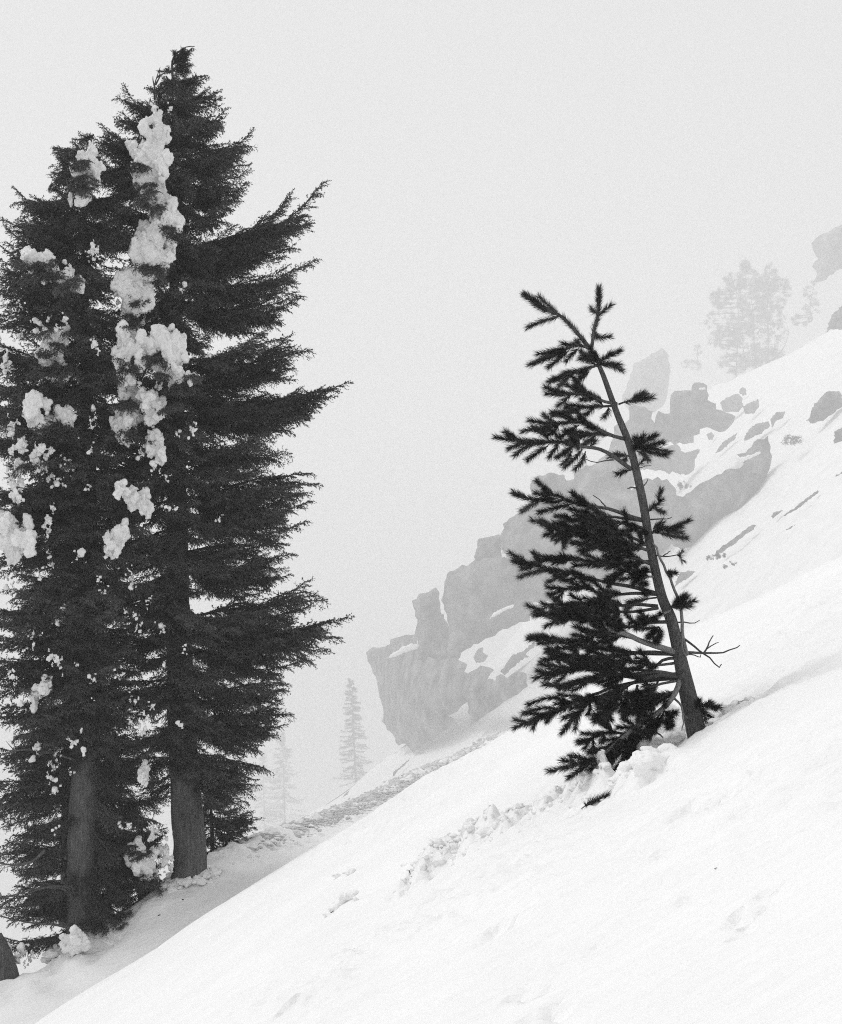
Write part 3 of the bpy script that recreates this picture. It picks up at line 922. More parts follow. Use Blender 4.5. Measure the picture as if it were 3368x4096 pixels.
for (a, b) in (((372, 2950), (470, 3060)), ((375, 3060), (480, 3180)), ((378, 3190), (470, 3330)), ((375, 3330), (465, 3450)), ((370, 3460), (480, 3560)), ((365, 3560), (450, 3690)), ((345, 2960), (300, 3080)), ((300, 3020), (225, 3110)), ((300, 3480), (200, 3590)), ((300, 3250), (190, 3340))):
    place_bough(left, px(*a, LY - .25), px(*b, LY - .7), rg)
# thinner hemlock behind, between the two trunks, and the low one right of the thick trunk
BY = 29.0
back, PK = hemlock('hemlock_tree', 'slim hemlock standing in shade behind the left trunk', (270, 3420), BY,
                   [(270, 3700), (270, 3400), (275, 3000), (285, 2300), (300, 1700)], 0.16,
                   [(80, 3300, -.1), (60, 3480, -.2), (90, 3560, -.2), (140, 3640, -.2), (470, 3300, -.1), (560, 3250, -.1), (600, 3380, -.2), (520, 3480, -.2), (640, 3050, 0), (690, 3180, -.05), (670, 3310, -.1), (650, 3430, -.15), (600, 3490, -.2), (560, 3110, 0), (630, 2950, .05), (500, 3380, -.1)],
                   [(1700, 60), (2300, 260), (3000, 280), (3600, 200)], [(1700, 60), (2300, 330), (3000, 360), (3600, 250)], 70, 9, (1750, 3600))
young, PYG = hemlock('hemlock_tree', 'low bushy young hemlock peeking out right of the thick trunk', (850, 3420), 28.5,
                     [(850, 3500), (850, 3400), (845, 3250), (840, 3120)], 0.06,
                     [(1048, 3270, .1), (1010, 3245, .2), (980, 3352, -.1), (1000, 3310, 0), (960, 3380, -.1), (920, 3210, .2), (900, 3400, -.1), (960, 3230, .2)],
                     [(3120, 30), (3300, 120), (3450, 100)], [(3120, 40), (3260, 180), (3380, 150), (3450, 90)], 26, 10, (3140, 3430))

bush, _ = hemlock('hemlock_tree', 'low snow loaded hemlock bush filling the gap between the two thick trunks', (560, 3560), 25.9,
                  [(560, 3640), (560, 3540), (556, 3420), (552, 3260)], 0.05,
                  [(640, 3520, 0), (660, 3440, .1), (500, 3620, -.3), (450, 3690, -.3), (430, 3560, 0), (470, 3480, .1), (600, 3590, -.3), (660, 3330, .2), (440, 3400, .2)],
                  [(3260, 40), (3400, 120), (3640, 130)], [(3260, 40), (3400, 110), (3600, 100)], 34, 12, (3270, 3580))
bush2, _ = hemlock('hemlock_tree', 'low dark hemlock bush spreading right of the foot of the left trunk', (440, 3680), 25.2,
                   [(440, 3740), (440, 3660), (438, 3560), (436, 3420)], 0.05,
                   [(540, 3600, 0), (520, 3640, -.1), (500, 3690, -.2), (470, 3740, -.3), (400, 3770, -.3), (560, 3540, .1), (300, 3760, -.3), (230, 3840, -.4), (180, 3880, -.4)],
                   [(3420, 40), (3500, 120), (3720, 180)], [(3420, 40), (3500, 100), (3700, 110)], 40, 13, (3430, 3690))

# broken stump in the lower left corner
mb = MB()
sp = smooth_line(np.array([px(35, 3960, 24.2), px(15, 3880, 24.2), px(0, 3820, 24.2), px(-30, 3760, 24.2)]), 26)
V, q, t3 = tube(sp, np.interp(np.linspace(0, 1, 26), [0, .2, 1], [.30, .25, .20]), 30, bark=0.10, seed=4)
tip = np.linspace(0, 1, 26).repeat(30)
n0 = len(tip)
V[:n0, 2] += np.where(tip > 0.95, 0.10 * vnoise(V[:n0, 0] * 14, V[:n0, 1] * 14, seed=8), 0)
st = obj('stump', mk_mesh('stump', V - px(35, 3960, 24.2), [q, t3], True), M['bark']); st.location = px(35, 3960, 24.2)
tag(st, 'leaning broken stump at the lower left corner beside the hemlocks', 'stump')

# bare limbs low on the left trunk
rg = np.random.default_rng(15)
for pl in ([(300, 3600), (250, 3555), (150, 3555), (20, 3590)], [(300, 3720), (230, 3700), (120, 3690), (0, 3665)], [(300, 3560), (250, 3545), (180, 3550), (110, 3575)],
           [(330, 3050), (200, 3010), (80, 3000), (-20, 3030)], [(180, 3400), (130, 3445), (60, 3460), (-20, 3450)], [(340, 3660), (300, 3580), (285, 3540)]):
    P3 = smooth_line(np.array([px(u, v, LY - 0.45 - 0.3 * k / 3) for k, (u, v) in enumerate(pl)]), 14)
    b = MB(); b.tube(P3 - np.array(left.location), np.linspace(.035, .010, 14), 6)
    for k in range(4, 14, 2):
        e = P3[k] + np.array([-0.25, 0, rg.normal(0.05, .15)]) * rg.uniform(.5, 1)
        b.tube(smooth_line(np.array([P3[k], e]), 3) - np.array(left.location), [.012, .008, .004], 4)
    obj('bare_limb', b.mesh('bare_limb', True), M['bark'], left)


# ------------------------------------------------------------------ snow clinging to the hemlocks
def blob_mesh(blobs, voxel, amp, seed, smooth=0, freq=7.0, ridged=False, vz=0.8):
    """union of lumps -> voxel remesh -> rough displacement"""
    m = MB()
    for k, (c, r, sq) in enumerate(blobs):
        V, T = lump(c, r, seed + k, ICO2, 0.30, sq, 1.6)
        m.add(V, None, T)
    me = m.mesh('tmp')
    o = bpy.data.objects.new('tmp', me); scene.collection.objects.link(o)
    md = o.modifiers.new('r', 'REMESH'); md.mode = 'VOXEL'; md.voxel_size = voxel
    if smooth:
        ms = o.modifiers.new('s', 'SMOOTH'); ms.factor = 0.6; ms.iterations = smooth
    dg = bpy.context.evaluated_depsgraph_get()
    me2 = bpy.data.meshes.new_from_object(o.evaluated_get(dg))
    bpy.data.objects.remove(o); bpy.data.meshes.remove(me)
    n = len(me2.vertices)
    co = np.zeros(n * 3, np.float32); me2.vertices.foreach_get('co', co); co = co.reshape(-1, 3).astype(float)
    no = np.zeros(n * 3, np.float32); me2.vertices.foreach_get('normal', no); no = no.reshape(-1, 3)
    f = freq
    d = fbm(co[:, 0] * f, co[:, 1] * f, co[:, 2] * f * vz, oct=4, seed=seed, gain=0.66)
    if ridged: d = np.abs(d) * 1.6 - 0.9
    d = d * amp
    co = co + no * d[:, None]
    me2.vertices.foreach_set('co', co.astype(np.float32).ravel())
    me2.polygons.foreach_set('use_smooth', np.ones(len(me2.polygons), bool))
    me2.update()
    return me2, co


SPRIG = [66]


def snow_on(root, pts, Y0, off, sc, rg, dist=95, depth=0.9):
    """cluster traced blobs (crop px) into clumps, each its own part"""
    P = [(x / sc + off[0], y / sc + off[1], r / sc) for x, y, r in pts]
    left_ = list(range(len(P))); cl = []
    while left_:
        c = [left_.pop(0)]; grew = True
        while grew and len(c) < 14:
            grew = False
            for i in list(left_):
                if any(math.hypot(P[i][0] - P[j][0], P[i][1] - P[j][1]) < (P[i][2] + P[j][2]) * 1.05 for j in c):
                    c.append(i); left_.remove(i); grew = True
                    if len(c) >= 14: break
        cl.append(c)
    for c in cl:
        dc = depth + rg.uniform(-0.25, 0.35)
        bl = []
        for i in c:
            u, v, r = P[i]
            Y = Y0 - dc + rg.normal(0, 0.10)
            rr = 1.16 * r * Y / F
            small = len(c) <= 2
            for q in range(11 if small else 13):
                if small: u, v = P[i][0] + rg.normal(0, r * .35), P[i][1] + rg.normal(0, r * .45)
                cc = px(u + rg.normal(0, r * .48), v + rg.normal(0, r * .65), Y + rg.normal(0, .06))
                bl.append((cc, rr * (rg.uniform(.15, .36) if small else rg.uniform(.24, .62)), (rg.uniform(.7, 1.3), 0.7, rg.uniform(.8, 2.2))))
        me, co = blob_mesh(bl, 0.022, 0.05, int(rg.integers(1, 9999)), 3 if small else 9, 9.0, small, 0.5)
        k = me.vertices
        a = (co - np.array(root.location)).astype(np.float32)
        k.foreach_set('co', a.ravel()); me.update()
        me.name = 'snow_clump'
        if len(c) > 4 and SPRIG[0] > 0:              # sprigs growing out through the snow
            for _ in range(6):
                SPRIG[0] -= 1
                i = c[rg.integers(0, len(c))]; u, v, r = P[i]
                a = px(u + rg.normal(0, r), v - r * .3, Y0 - dc + .25)
                b = px(u + rg.normal(0, r * 1.2), v + rg.uniform(.2, 1.6) * r, Y0 - dc - rg.uniform(.35, .65))
                place_bough(root, a, b, rg, 's')
        obj('snow_clump', me, M['clump_snow'], root)


rg = np.random.default_rng(21)
main_snow1 = [(770, 415, 25), (835, 425, 18), (780, 475, 30), (800, 540, 38), (740, 590, 50), (700, 650, 45), (690, 700, 45), (760, 640, 50), (800, 700, 40), (720, 760, 45), (740, 830, 45), (800, 860, 40), (830, 930, 45), (860, 980, 45), (790, 950, 40), (720, 1020, 45), (770, 1010, 45), (700, 1100, 45), (760, 1120, 50), (830, 1130, 40), (700, 1180, 50), (780, 1200, 45), (620, 1260, 40), (600, 1300, 35), (640, 1330, 50), (700, 1310, 50), (720, 1370, 45), (660, 1420, 45), (690, 1470, 40), (640, 1400, 40), (620, 1560, 40), (640, 1620, 55), (610, 1690, 45), (640, 1740, 35), (700, 1600, 50), (760, 1600, 45), (830, 1580, 45), (870, 1560, 40), (870, 1640, 40), (790, 1690, 30), (810, 1730, 20), (860, 1740, 40), (900, 1770, 30), (800, 1800, 30), (620, 1850, 35), (650, 1880, 45), (640, 1940, 45), (610, 1990, 40), (620, 2030, 25), (560, 1960, 15), (575, 1990, 20), (740, 1870, 45), (800, 1880, 35), (750, 1950, 35), (760, 2040, 35), (905, 1300, 20), (700, 1245, 45), (940, 1745, 22)]
snow_on(main, main_snow1, HY, (0, 100), 1.24, rg, depth=1.6)
main_snow2 = [(760, 200, 35), (740, 240, 30), (790, 270, 35), (765, 340, 30), (690, 265, 22), (960, 155, 25), (875, 170, 15), (830, 380, 18), (610, 440, 30), (650, 480, 35), (720, 510, 40), (840, 535, 20), (870, 540, 12), (560, 690, 28), (620, 670, 35), (570, 740, 30), (530, 755, 18), (650, 870, 28), (655, 915, 20), (490, 900, 15), (520, 950, 18), (740, 995, 18), (670, 1060, 14), (690, 1110, 20), (800, 1110, 18), (805, 1135, 18), (1085, 605, 18), (910, 1240, 14), (730, 1280, 14), (815, 1305, 14), (600, 1360, 26), (660, 1490, 22), (640, 1600, 16), (755, 1520, 18), (720, 1570, 22), (700, 1640, 28), (905, 1610, 18), (700, 1165, 12), (625, 1050, 14)]
snow_on(main, main_snow2, HY, (0, 1600), 1.24, rg, depth=1.9)
main_snow3 = [(760, 920, 32), (670, 1000, 38), (700, 1050, 40), (735, 1070, 40), (810, 1000, 45), (820, 1050, 38), (740, 1110, 36), (735, 1145, 28), (680, 1075, 28), (700, 985, 28), (710, 590, 24), (700, 620, 20), (720, 640, 16), (640, 370, 16)]
snow_on(main, main_snow3, HY, (0, 2600), 1.24, rg, depth=0.9)
left_snow1 = [(430, 680, 42), (410, 740, 38), (460, 720, 38), (430, 790, 38), (400, 860, 35), (400, 760, 30), (150, 1150, 40), (200, 1190, 42), (250, 1215, 45), (310, 1250, 40), (370, 1270, 36), (140, 1170, 28), (450, 1130, 30), (250, 1600, 45), (270, 1680, 50), (310, 1700, 40), (220, 1660, 40), (200, 1510, 36), (320, 1560, 36), (30, 1680, 34), (40, 1720, 24), (300, 1470, 30), (180, 1870, 45), (190, 1950, 40), (290, 1950, 42), (340, 1970, 40), (240, 1990, 40), (450, 1940, 25), (450, 1990, 20), (60, 2000, 40), (110, 1570, 25), (470, 1580, 25), (20, 1390, 18), (100, 1390, 18)]
snow_on(left, left_snow1, LY, (0, 100), 1.24, rg, depth=1.3)
left_snow2 = [(100, 240, 50), (100, 310, 45), (80, 400, 38), (80, 480, 32), (210, 280, 46), (190, 330, 36), (320, 310, 28), (250, 380, 28), (30, 640, 45), (60, 720, 45), (130, 680, 42), (230, 640, 32), (240, 800, 26), (215, 860, 20), (385, 780, 26), (50, 910, 26), (260, 545, 18), (450, 240, 20), (435, 435, 14), (280, 1285, 32), (260, 1270, 25), (290, 1075, 28), (315, 1025, 20), (150, 1190, 28), (110, 1500, 22), (170, 1480, 32), (200, 1430, 28), (230, 1400, 22), (70, 1390, 22), (50, 1360, 18), (465, 1375, 20), (455, 1480, 15), (380, 1310, 12), (370, 1690, 26), (300, 420, 22), (345, 350, 16)]
snow_on(left, left_snow2, LY, (0, 1600), 1.24, rg, depth=1.3)
left_snow3 = [(180, 500, 28), (260, 500, 24), (285, 510, 20), (265, 580, 26), (250, 640, 24), (350, 600, 16), (360, 440, 22), (280, 700, 20), (110, 1500, 40), (140, 1530, 28), (360, 1440, 45), (340, 1470, 35), (400, 1430, 30), (270, 890, 14), (60, 830, 16), (600, 860, 14), (640, 872, 12)]
snow_on(left, left_snow3, LY, (0, 2600), 1.24, rg, depth=0.8)


# boughs past three hundred on one tree: the smallest and rearmost are joined into one part
def mesh_arrays(me):
    co = np.zeros(len(me.vertices) * 3, np.float32); me.vertices.foreach_get('co', co)
    me.calc_loop_triangles()
    t = np.zeros(len(me.loop_triangles) * 3, np.int32); me.loop_triangles.foreach_get('vertices', t)
    return co.reshape(-1, 3).astype(float), t.reshape(-1, 3)


def join_rest(root, keep=298):
    bs = [c for c in root.children if c.name.startswith('bough')]
    n = len(bs) - keep
    if n <= 0: return
    bs.sort(key=lambda o: len(o.children[0].data.polygons) / 3000.0 - o.matrix_basis.translation.y * 0.8 - (o.matrix_basis.to_3x3() @ Vector((1, 0, 0))).y)
    wood, leaf = MB(), MB()
    for o in bs[:n]:
        A = np.array(o.matrix_basis)
        for part, acc in ((o, wood), (o.children[0], leaf)):
            V, T = mesh_arrays(part.data)
            if A[:3, :3].size and np.linalg.det(A[:3, :3]) < 0: T = T[:, ::-1]
            acc.add(V @ A[:3, :3].T + A[:3, 3], None, T)
        ch = o.children[0]
        bpy.data.objects.remove(ch); bpy.data.objects.remove(o)
    b = obj('rear_boughs', wood.mesh('rear_boughs', True), M['twig_bark'], root)
    tag(b, kind='stuff')
    tag(obj('foliage', leaf.mesh('foliage'), M['hemlock'], b), kind='stuff')


join_rest(main)
join_rest(left)

# ------------------------------------------------------------------ the small leaning pine
rg = np.random.default_rng(33)
pine = empty('pine_tree', PB)
tag(pine, 'small leaning pine with branches swept left, alone on the white slope', 'tree')
PLOC = np.array(PB)
TP = [(2800, 2990), (2771, 2860), (2745, 2750), (2712, 2600), (2684, 2480), (2643, 2376), (2598, 2170), (2570, 1998), (2522, 1791), (2468, 1653), (2418, 1514), (2400, 1470), (2378, 1405)]
TRW = [42, 36, 32, 24, 21.5, 19, 16.5, 16, 14.5, 12, 10, 9, 7]
P3 = smooth_line(np.array([np.r_[px(u, v, PINE_Y), w * PINE_Y / F] for (u, v), w in zip(TP, TRW)]), 150)
V, q, t3 = tube(P3[:, :3] - PLOC, P3[:, 3], 26, bark=0.04, seed=2)
obj('trunk', mk_mesh('trunk', V, [q, t3], True), M['pine_bark'], pine)


def shoot_needles(acc, P, rgl, dens=900, ln=0.072, t0=0.0):
    dens = dens * 2.4
    """cover polyline P (k,3) with needles from fraction t0"""
    P = np.asarray(P)
    d = np.diff(P, axis=0); l = np.linalg.norm(d, axis=1); Lt = l.sum()
    n = int(dens * Lt * (1 - t0))
    t = np.sort(t0 + (1 - t0) * rgl.random(n)) * Lt
    c = np.r_[0, np.cumsum(l)]
    i = np.clip(np.searchsorted(c, t, side='right') - 1, 0, len(l) - 1)
    f = ((t - c[i]) / (l[i] + 1e-9))[:, None]
    B = P[i] + d[i] * f
    D = unit(d[i])
    V, T = needles(B, D, ln, 0.0036, 0.66, rgl, None, 0.03)
    acc.add(V, None, T)
    m = 55                                           # tuft at the tip
    V, T = needles(np.repeat(P[-1][None], m, 0), np.repeat(unit(d[-1])[None], m, 0), ln, 0.0036, 0.42, rgl)
    acc.add(V, None, T)


def pine_branch(pl, off, sc, r0=10, f0=0.3, lat=0, dz=None, latlen=0.2, pale=False, needle=True, side=(), dens=850, t0=None, name='branch', r1=2.2):
    """pl: crop polyline; f0: fraction where foliage starts; lat: laterals per metre; side: extra shoots traced (list of polylines)"""
    P = np.array(pl, float) / sc + np.array(off)
    dz = rg.uniform(-0.45, 0.35) if dz is None else dz
    n = len(P)
    t = np.linspace(0, 1, n)
    Q = np.array([px(u, v, PINE_Y + dz * k) for (u, v), k in zip(P, t)])
    m = max(6, int(np.linalg.norm(np.diff(Q, axis=0), axis=1).sum() / 0.05))
    C = smooth_line(Q, m)
    wig = np.linspace(0, 1, m)[:, None]
    C = C + rg.normal(0, 0.004, C.shape) * wig
    w = MB()
    R = np.interp(np.linspace(0, 1, m), [0, 1], [r0, r1]) * PINE_Y / F
    w.tube(C - PLOC, R, 7)
    nd = MB()
    if needle:
        shoot_needles(nd, C - PLOC, rg, dens, t0=f0 if t0 is None else t0)
        L = np.linalg.norm(np.diff(C, axis=0), axis=1).sum()
        nl = int(1.12 * lat * L * (1 - f0))
        for k in range(nl):
            f = f0 + (1 - f0) * (k + rg.random()) / max(nl, 1) * 0.96
            i = min(int(f * (m - 1)), m - 2)
            p = C[i]; T = unit(C[i + 1] - C[max(i - 1, 0)])
            a = math.radians(rg.uniform(22, 55))
            A = unit(np.cross(T, rg.normal(size=3)))
            A[2] *= 0.75; A = unit(A)
            d = unit(T * math.cos(a) + A * math.sin(a))
            l = latlen * rg.uniform(0.6, 1.3) * (1 - 0.35 * f)
            e = p + d * l * 0.55
            e2 = e + unit(d * 0.8 + T * 0.4 + np.array([0, 0, 0.12])) * l * 0.45
            S = smooth_line(np.array([p, e, e2]), 6)
            w.tube(S - PLOC, np.linspace(.0055, .003, 6), 5)
            shoot_needles(nd, S - PLOC, rg, dens, t0=0.12)
        for sp_ in side:
            sP = np.array(sp_, float) / sc + np.array(off)
            i = np.argmin(np.hypot(P[:, 0] - sP[0, 0], P[:, 1] - sP[0, 1]))
            y0 = PINE_Y + dz * t[i]
            dd = rg.normal(0, 0.10)
            S = smooth_line(np.array([px(u, v, y0 + dd * k / max(1, len(sP) - 1)) for k, (u, v) in enumerate(sP)]), 8)
            w.tube(S - PLOC, np.linspace(.006, .003, 8), 5)
            shoot_needles(nd, S - PLOC, rg, dens, t0=0.05)
    o = obj(name, w.mesh(name, True), M['pale_bark'] if pale else M['pine_bark'], pine)
    if needle and nd.n:
        obj('needles', nd.mesh('needles'), M['needle'], o)
    return o


a4 = ((1900, 1100), 1.447)
a5 = ((1900, 2100), 1.447)


def b4(pl, **k): return pine_branch(pl, *a4, **k)


def b5(pl, **k): return pine_branch(pl, *a5, **k)


b4([(672, 430), (620, 370), (560, 300), (500, 240), (430, 205), (370, 165), (300, 122)], r0=8, f0=.06, dens=700, dz=.05, side=[[(480, 225), (440, 190), (378, 132)], [(490, 240), (400, 265), (320, 297)], [(430, 205), (360, 170), (297, 120)], [(400, 185), (300, 125)], [(460, 215), (400, 200), (360, 180)]], r1=5)
b4([(670, 435), (682, 380), (690, 320), (705, 260), (715, 200), (718, 92)], r0=8, f0=.15, dens=750, dz=.05, side=[[(715, 240), (740, 215), (775, 183)], [(690, 340), (720, 360), (766, 358)], [(712, 225), (690, 215), (678, 200)], [(716, 180), (718, 92)], [(690, 320), (700, 345)]], r1=5)
b4([(672, 432), (600, 405), (540, 420), (480, 440), (378, 455)], r0=6, f0=.1, dz=-.1, side=[[(540, 425), (440, 475), (328, 517)], [(540, 440), (490, 480), (432, 527)], [(600, 425), (570, 450), (538, 485)], [(520, 430), (440, 450)], [(600, 410), (520, 400)], [(600, 405), (590, 385)], [(460, 450), (380, 490)]])
b4([(712, 520), (640, 545), (560, 570), (500, 590), (438, 612)], r0=6, f0=.08, dz=-.2, lat=6, side=[[(560, 575), (520, 610), (492, 638)], [(640, 555), (610, 595), (580, 638)], [(600, 550), (520, 570)], [(660, 560), (600, 610)]])
b4([(708, 530), (740, 490), (785, 460)], r0=5, f0=.05, dz=-.2, lat=10, side=[[(715, 500), (690, 460)], [(720, 520), (770, 520), (842, 548)], [(720, 520), (790, 515), (828, 520)], [(705, 520), (660, 500)], [(700, 500), (640, 470)]])
b4([(700, 500), (660, 470), (620, 455)], r0=5, f0=.05, dz=.15, lat=12, latlen=.12)
b4([(820, 745), (760, 735), (690, 710), (640, 690), (560, 690), (425, 690)], r0=7, f0=.22, dz=-.25, lat=9, side=[[(640, 690), (600, 655)], [(560, 690), (520, 725), (490, 750)], [(700, 715), (640, 690), (590, 665)], [(690, 720), (620, 720)]])
b4([(822, 750), (770, 760), (700, 760), (620, 770), (530, 792)], r0=6, f0=.25, dz=.2, lat=10, side=[[(770, 760), (770, 790), (756, 812)], [(700, 760), (650, 800)], [(620, 770), (540, 800), (465, 802)]])
b4([(832, 748), (860, 738), (930, 725), (1015, 710)], r0=4, f0=.18, dz=-.1, lat=12, latlen=.13, side=[[(900, 735), (950, 700), (985, 690)]])
b4([(872, 950), (800, 932), (740, 905), (680, 875), (600, 850), (500, 858), (330, 848)], r0=8, f0=.28, dz=-.2, lat=8, side=[[(500, 858), (440, 880), (398, 905)], [(460, 855), (430, 835), (405, 815)], [(600, 850), (540, 820), (462, 800)], [(640, 850), (600, 800), (540, 770)], [(600, 870), (550, 900), (500, 935)], [(680, 880), (620, 840)]])
b4([(872, 948), (790, 930), (700, 920), (620, 935), (545, 960)], r0=6, f0=.3, dz=.25, lat=11, side=[[(620, 935), (560, 915)], [(700, 920), (640, 980), (600, 1000)]])
b4([(905, 1125), (850, 1085), (780, 1035), (700, 1002), (600, 990), (480, 962), (350, 968), (230, 955), (133, 945)], r0=9, f0=.42, dz=-.3, lat=9, side=[[(350, 968), (290, 1000), (240, 1035)], [(300, 965), (210, 1000)], [(430, 960), (390, 910), (350, 890)], [(400, 930), (350, 895), (288, 903)], [(420, 990), (360, 1030), (310, 1065)], [(560, 1000), (480, 1052)], [(620, 1010), (580, 1060), (530, 1105)], [(640, 1020), (620, 1080), (590, 1115)], [(560, 1020), (540, 1060), (518, 1085)], [(660, 1000), (700, 960), (660, 960)], [(480, 962), (470, 1000), (440, 1040)], [(600, 990), (560, 950)]])
b4([(905, 1030), (935, 1000), (960, 980), (1010, 945)], r0=4, f0=.1, dz=-.3, lat=14, latlen=.14, side=[[(935, 1000), (925, 960)], [(945, 1010), (1020, 1000), (1108, 1022)], [(950, 1000), (1030, 980), (1080, 972)], [(940, 1020), (980, 1040), (1000, 1065)], [(950, 1010), (1040, 1030), (1090, 1040)]])
b4([(890, 1050), (850, 1040), (790, 1052)], r0=4, f0=.15, dz=.2, lat=12, latlen=.12)
b4([(900, 1130), (870, 1135), (832, 1146)], r0=3, f0=.2, dz=-.1)
b4([(925, 1120), (960, 1115), (1020, 1100)], r0=3, f0=.2, needle=False, name='twig', r1=1)
b4([(925, 1120), (950, 1100), (970, 1080)], r0=3, f0=.3, dz=-.1, dens=300)
b4([(800, 1070), (760, 1072), (710, 1084), (640, 1070)], r0=3, needle=False, name='twig', dz=-.1, r1=1.5)
b4([(960, 1225), (985, 1212), (1000, 1183)], r0=3.5, needle=False, name='twig', r1=1.5)
b4([(930, 1232), (905, 1230), (885, 1232)], r0=4, needle=False, name='twig', r1=2)
b4([(968, 1418), (900, 1398), (820, 1368), (760, 1350), (660, 1335), (560, 1315), (480, 1280), (430, 1255), (368, 1203)], r0=9, f0=.42, dz=-.25, lat=8, side=[[(480, 1290), (400, 1300), (330, 1300), (236, 1265)], [(380, 1305), (330, 1330), (278, 1362)], [(560, 1325), (480, 1345), (385, 1370)], [(660, 1335), (630, 1300), (588, 1285)], [(430, 1270), (400, 1240)], [(300, 1295), (240, 1268)]])
b4([(968, 1422), (880, 1410), (780, 1400), (680, 1400), (580, 1420), (500, 1430)], r0=7, f0=.35, dz=.2, lat=12, side=[[(580, 1420), (520, 1400)], [(680, 1400), (640, 1370)]])
b4([(985, 1470), (880, 1440), (760, 1430), (640, 1450), (540, 1465), (438, 1470)], r0=7, f0=.25, dz=-.35, lat=13, side=[[(540, 1470), (500, 1490), (460, 1510)], [(600, 1460), (520, 1500), (480, 1530)]])
b4([(1000, 1375), (1030, 1340), (1075, 1310)], r0=3.5, f0=.08, dz=-.1, lat=12, latlen=.12, side=[[(1030, 1345), (1060, 1360), (1085, 1372)]])
b4([(1005, 1416), (1060, 1413), (1110, 1411), (1140, 1402)], r0=3.5, needle=False, name='twig', r1=1.5)
b4([(760, 1345), (730, 1310), (688, 1270)], r0=3, needle=False, name='twig', r1=1.5)
b4([(1015, 1500), (1060, 1480), (1100, 1475), (1180, 1460)], r0=4, f0=.1, dz=-.2, lat=12, latlen=.15, side=[[(1060, 1490), (1140, 1510), (1215, 1522)], [(1030, 1470), (1070, 1440)], [(1100, 1480), (1190, 1490)]])
b4([(1000, 1500), (940, 1480), (900, 1460), (870, 1430)], r0=4, f0=.1, dz=-.25, lat=14, latlen=.15)
# dense middle part
b5([(1005, 110), (900, 120), (760, 100), (600, 60), (440, 8)], r0=7, f0=.2, dz=-.4, lat=16)
b5([(1005, 120), (880, 60), (760, 30), (640, 20), (500, 60), (490, 75)], r0=7, f0=.2, dz=.3, lat=15)
b5([(1010, 150), (900, 110), (800, 60), (720, 30)], r0=7, f0=.15, dz=-.75, lat=20)
b5([(1025, 230), (920, 190), (800, 170), (700, 120), (630, 150)], r0=7, f0=.15, dz=-.6, lat=20)
b5([(1020, 210), (880, 220), (700, 215), (560, 195), (460, 190), (368, 176)], r0=8, f0=.2, dz=.1, lat=13, side=[[(560, 200), (510, 180)]])
b5([(1045, 395), (920, 360), (780, 335), (650, 305), (560, 275), (420, 255), (330, 230), (240, 205)], r0=9, f0=.42, dz=-.2, lat=11, side=[[(420, 260), (340, 275), (270, 297)], [(560, 280), (470, 310), (435, 325)], [(330, 235), (280, 225), (242, 210)]])
b5([(1030, 270), (960, 270), (880, 260), (800, 290), (760, 320)], r0=5, f0=.15, dz=-.4, lat=16)
b5([(1040, 300), (985, 300), (960, 340), (985, 400)], r0=5, f0=.2, dz=-.4, lat=9, latlen=.14, pale=True)
b5([(1050, 400), (930, 395), (760, 400), (620, 360), (540, 370), (440, 395)], r0=8, f0=.3, dz=.15, lat=12)
b5([(1058, 470), (950, 460), (820, 465), (700, 455), (560, 460), (404, 460)], r0=8, f0=.32, dz=.2, lat=13)
b5([(1060, 480), (930, 500), (800, 500), (650, 490), (500, 510), (356, 516)], r0=7, f0=.3, dz=-.2, lat=14)
b5([(1050, 420), (980, 430), (920, 450), (880, 470)], r0=4, f0=.25, dz=.2, lat=12)
b5([(1120, 560), (1010, 565), (880, 590), (740, 560), (600, 540), (440, 540)], r0=8, f0=.3, dz=.35, lat=14)
b5([(1160, 735), (1050, 700), (960, 670), (880, 635), (790, 605), (740, 550), (715, 490), (700, 450)], r0=14, f0=.55, dz=-1.0, lat=26, pale=True, latlen=.24, r1=4)
b5([(960, 670), (860, 640), (760, 640), (660, 640), (560, 700)], r0=8, f0=.2, dz=-.5, lat=20, pale=True, latlen=.22)
b5([(880, 640), (800, 560), (680, 520), (580, 520), (520, 540)], r0=7, f0=.15, dz=-.6, lat=20)
b5([(1150, 745), (950, 740), (760, 720), (560, 680), (440, 655), (336, 652)], r0=9, f0=.38, dz=.2, lat=14, side=[[(440, 660), (390, 640), (345, 640)]])
b5([(1152, 750), (1000, 735), (800, 760), (640, 770), (520, 745), (428, 735)], r0=8, f0=.35, dz=-.1, lat=14)
b5([(1155, 770), (1090, 780), (1010, 840), (900, 830), (700, 820), (560, 830), (440, 810)], r0=7, f0=.4, dz=.3, lat=13)
b5([(1168, 865), (1040, 870), (900, 880), (760, 850), (600, 830), (480, 850), (360, 885)], r0=10, f0=.4, dz=-.15, lat=16)
b5([(1168, 870), (1060, 850), (950, 860), (800, 870), (640, 890), (500, 945)], r0=9, f0=.4, dz=-.4, lat=17)
b5([(1175, 880), (1050, 870), (900, 920), (760, 980), (640, 1040), (540, 1160)], r0=10, f0=.45, dz=-.45, lat=18, side=[[(640, 1040), (600, 1100), (580, 1170)], [(760, 985), (760, 1060), (700, 1130)]])
b5([(1170, 885), (960, 905), (800, 940), (640, 1000), (520, 1050), (420, 1090), (330, 1130), (238, 1168)], r0=9, f0=.5, dz=.2, lat=14, side=[[(640, 1000), (560, 990), (500, 985)], [(560, 1030), (440, 1000), (320, 1035)], [(480, 1060), (380, 1060), (290, 1088)], [(420, 1090), (360, 1130), (340, 1165)], [(460, 1070), (420, 1130)]])
b5([(900, 920), (820, 980), (760, 1040), (740, 1130)], r0=6, f0=.1, dz=-.4, lat=16)
b5([(1180, 900), (1080, 920), (960, 965), (860, 1025), (760, 1090)], r0=6, f0=.3, dz=-.55, lat=20)
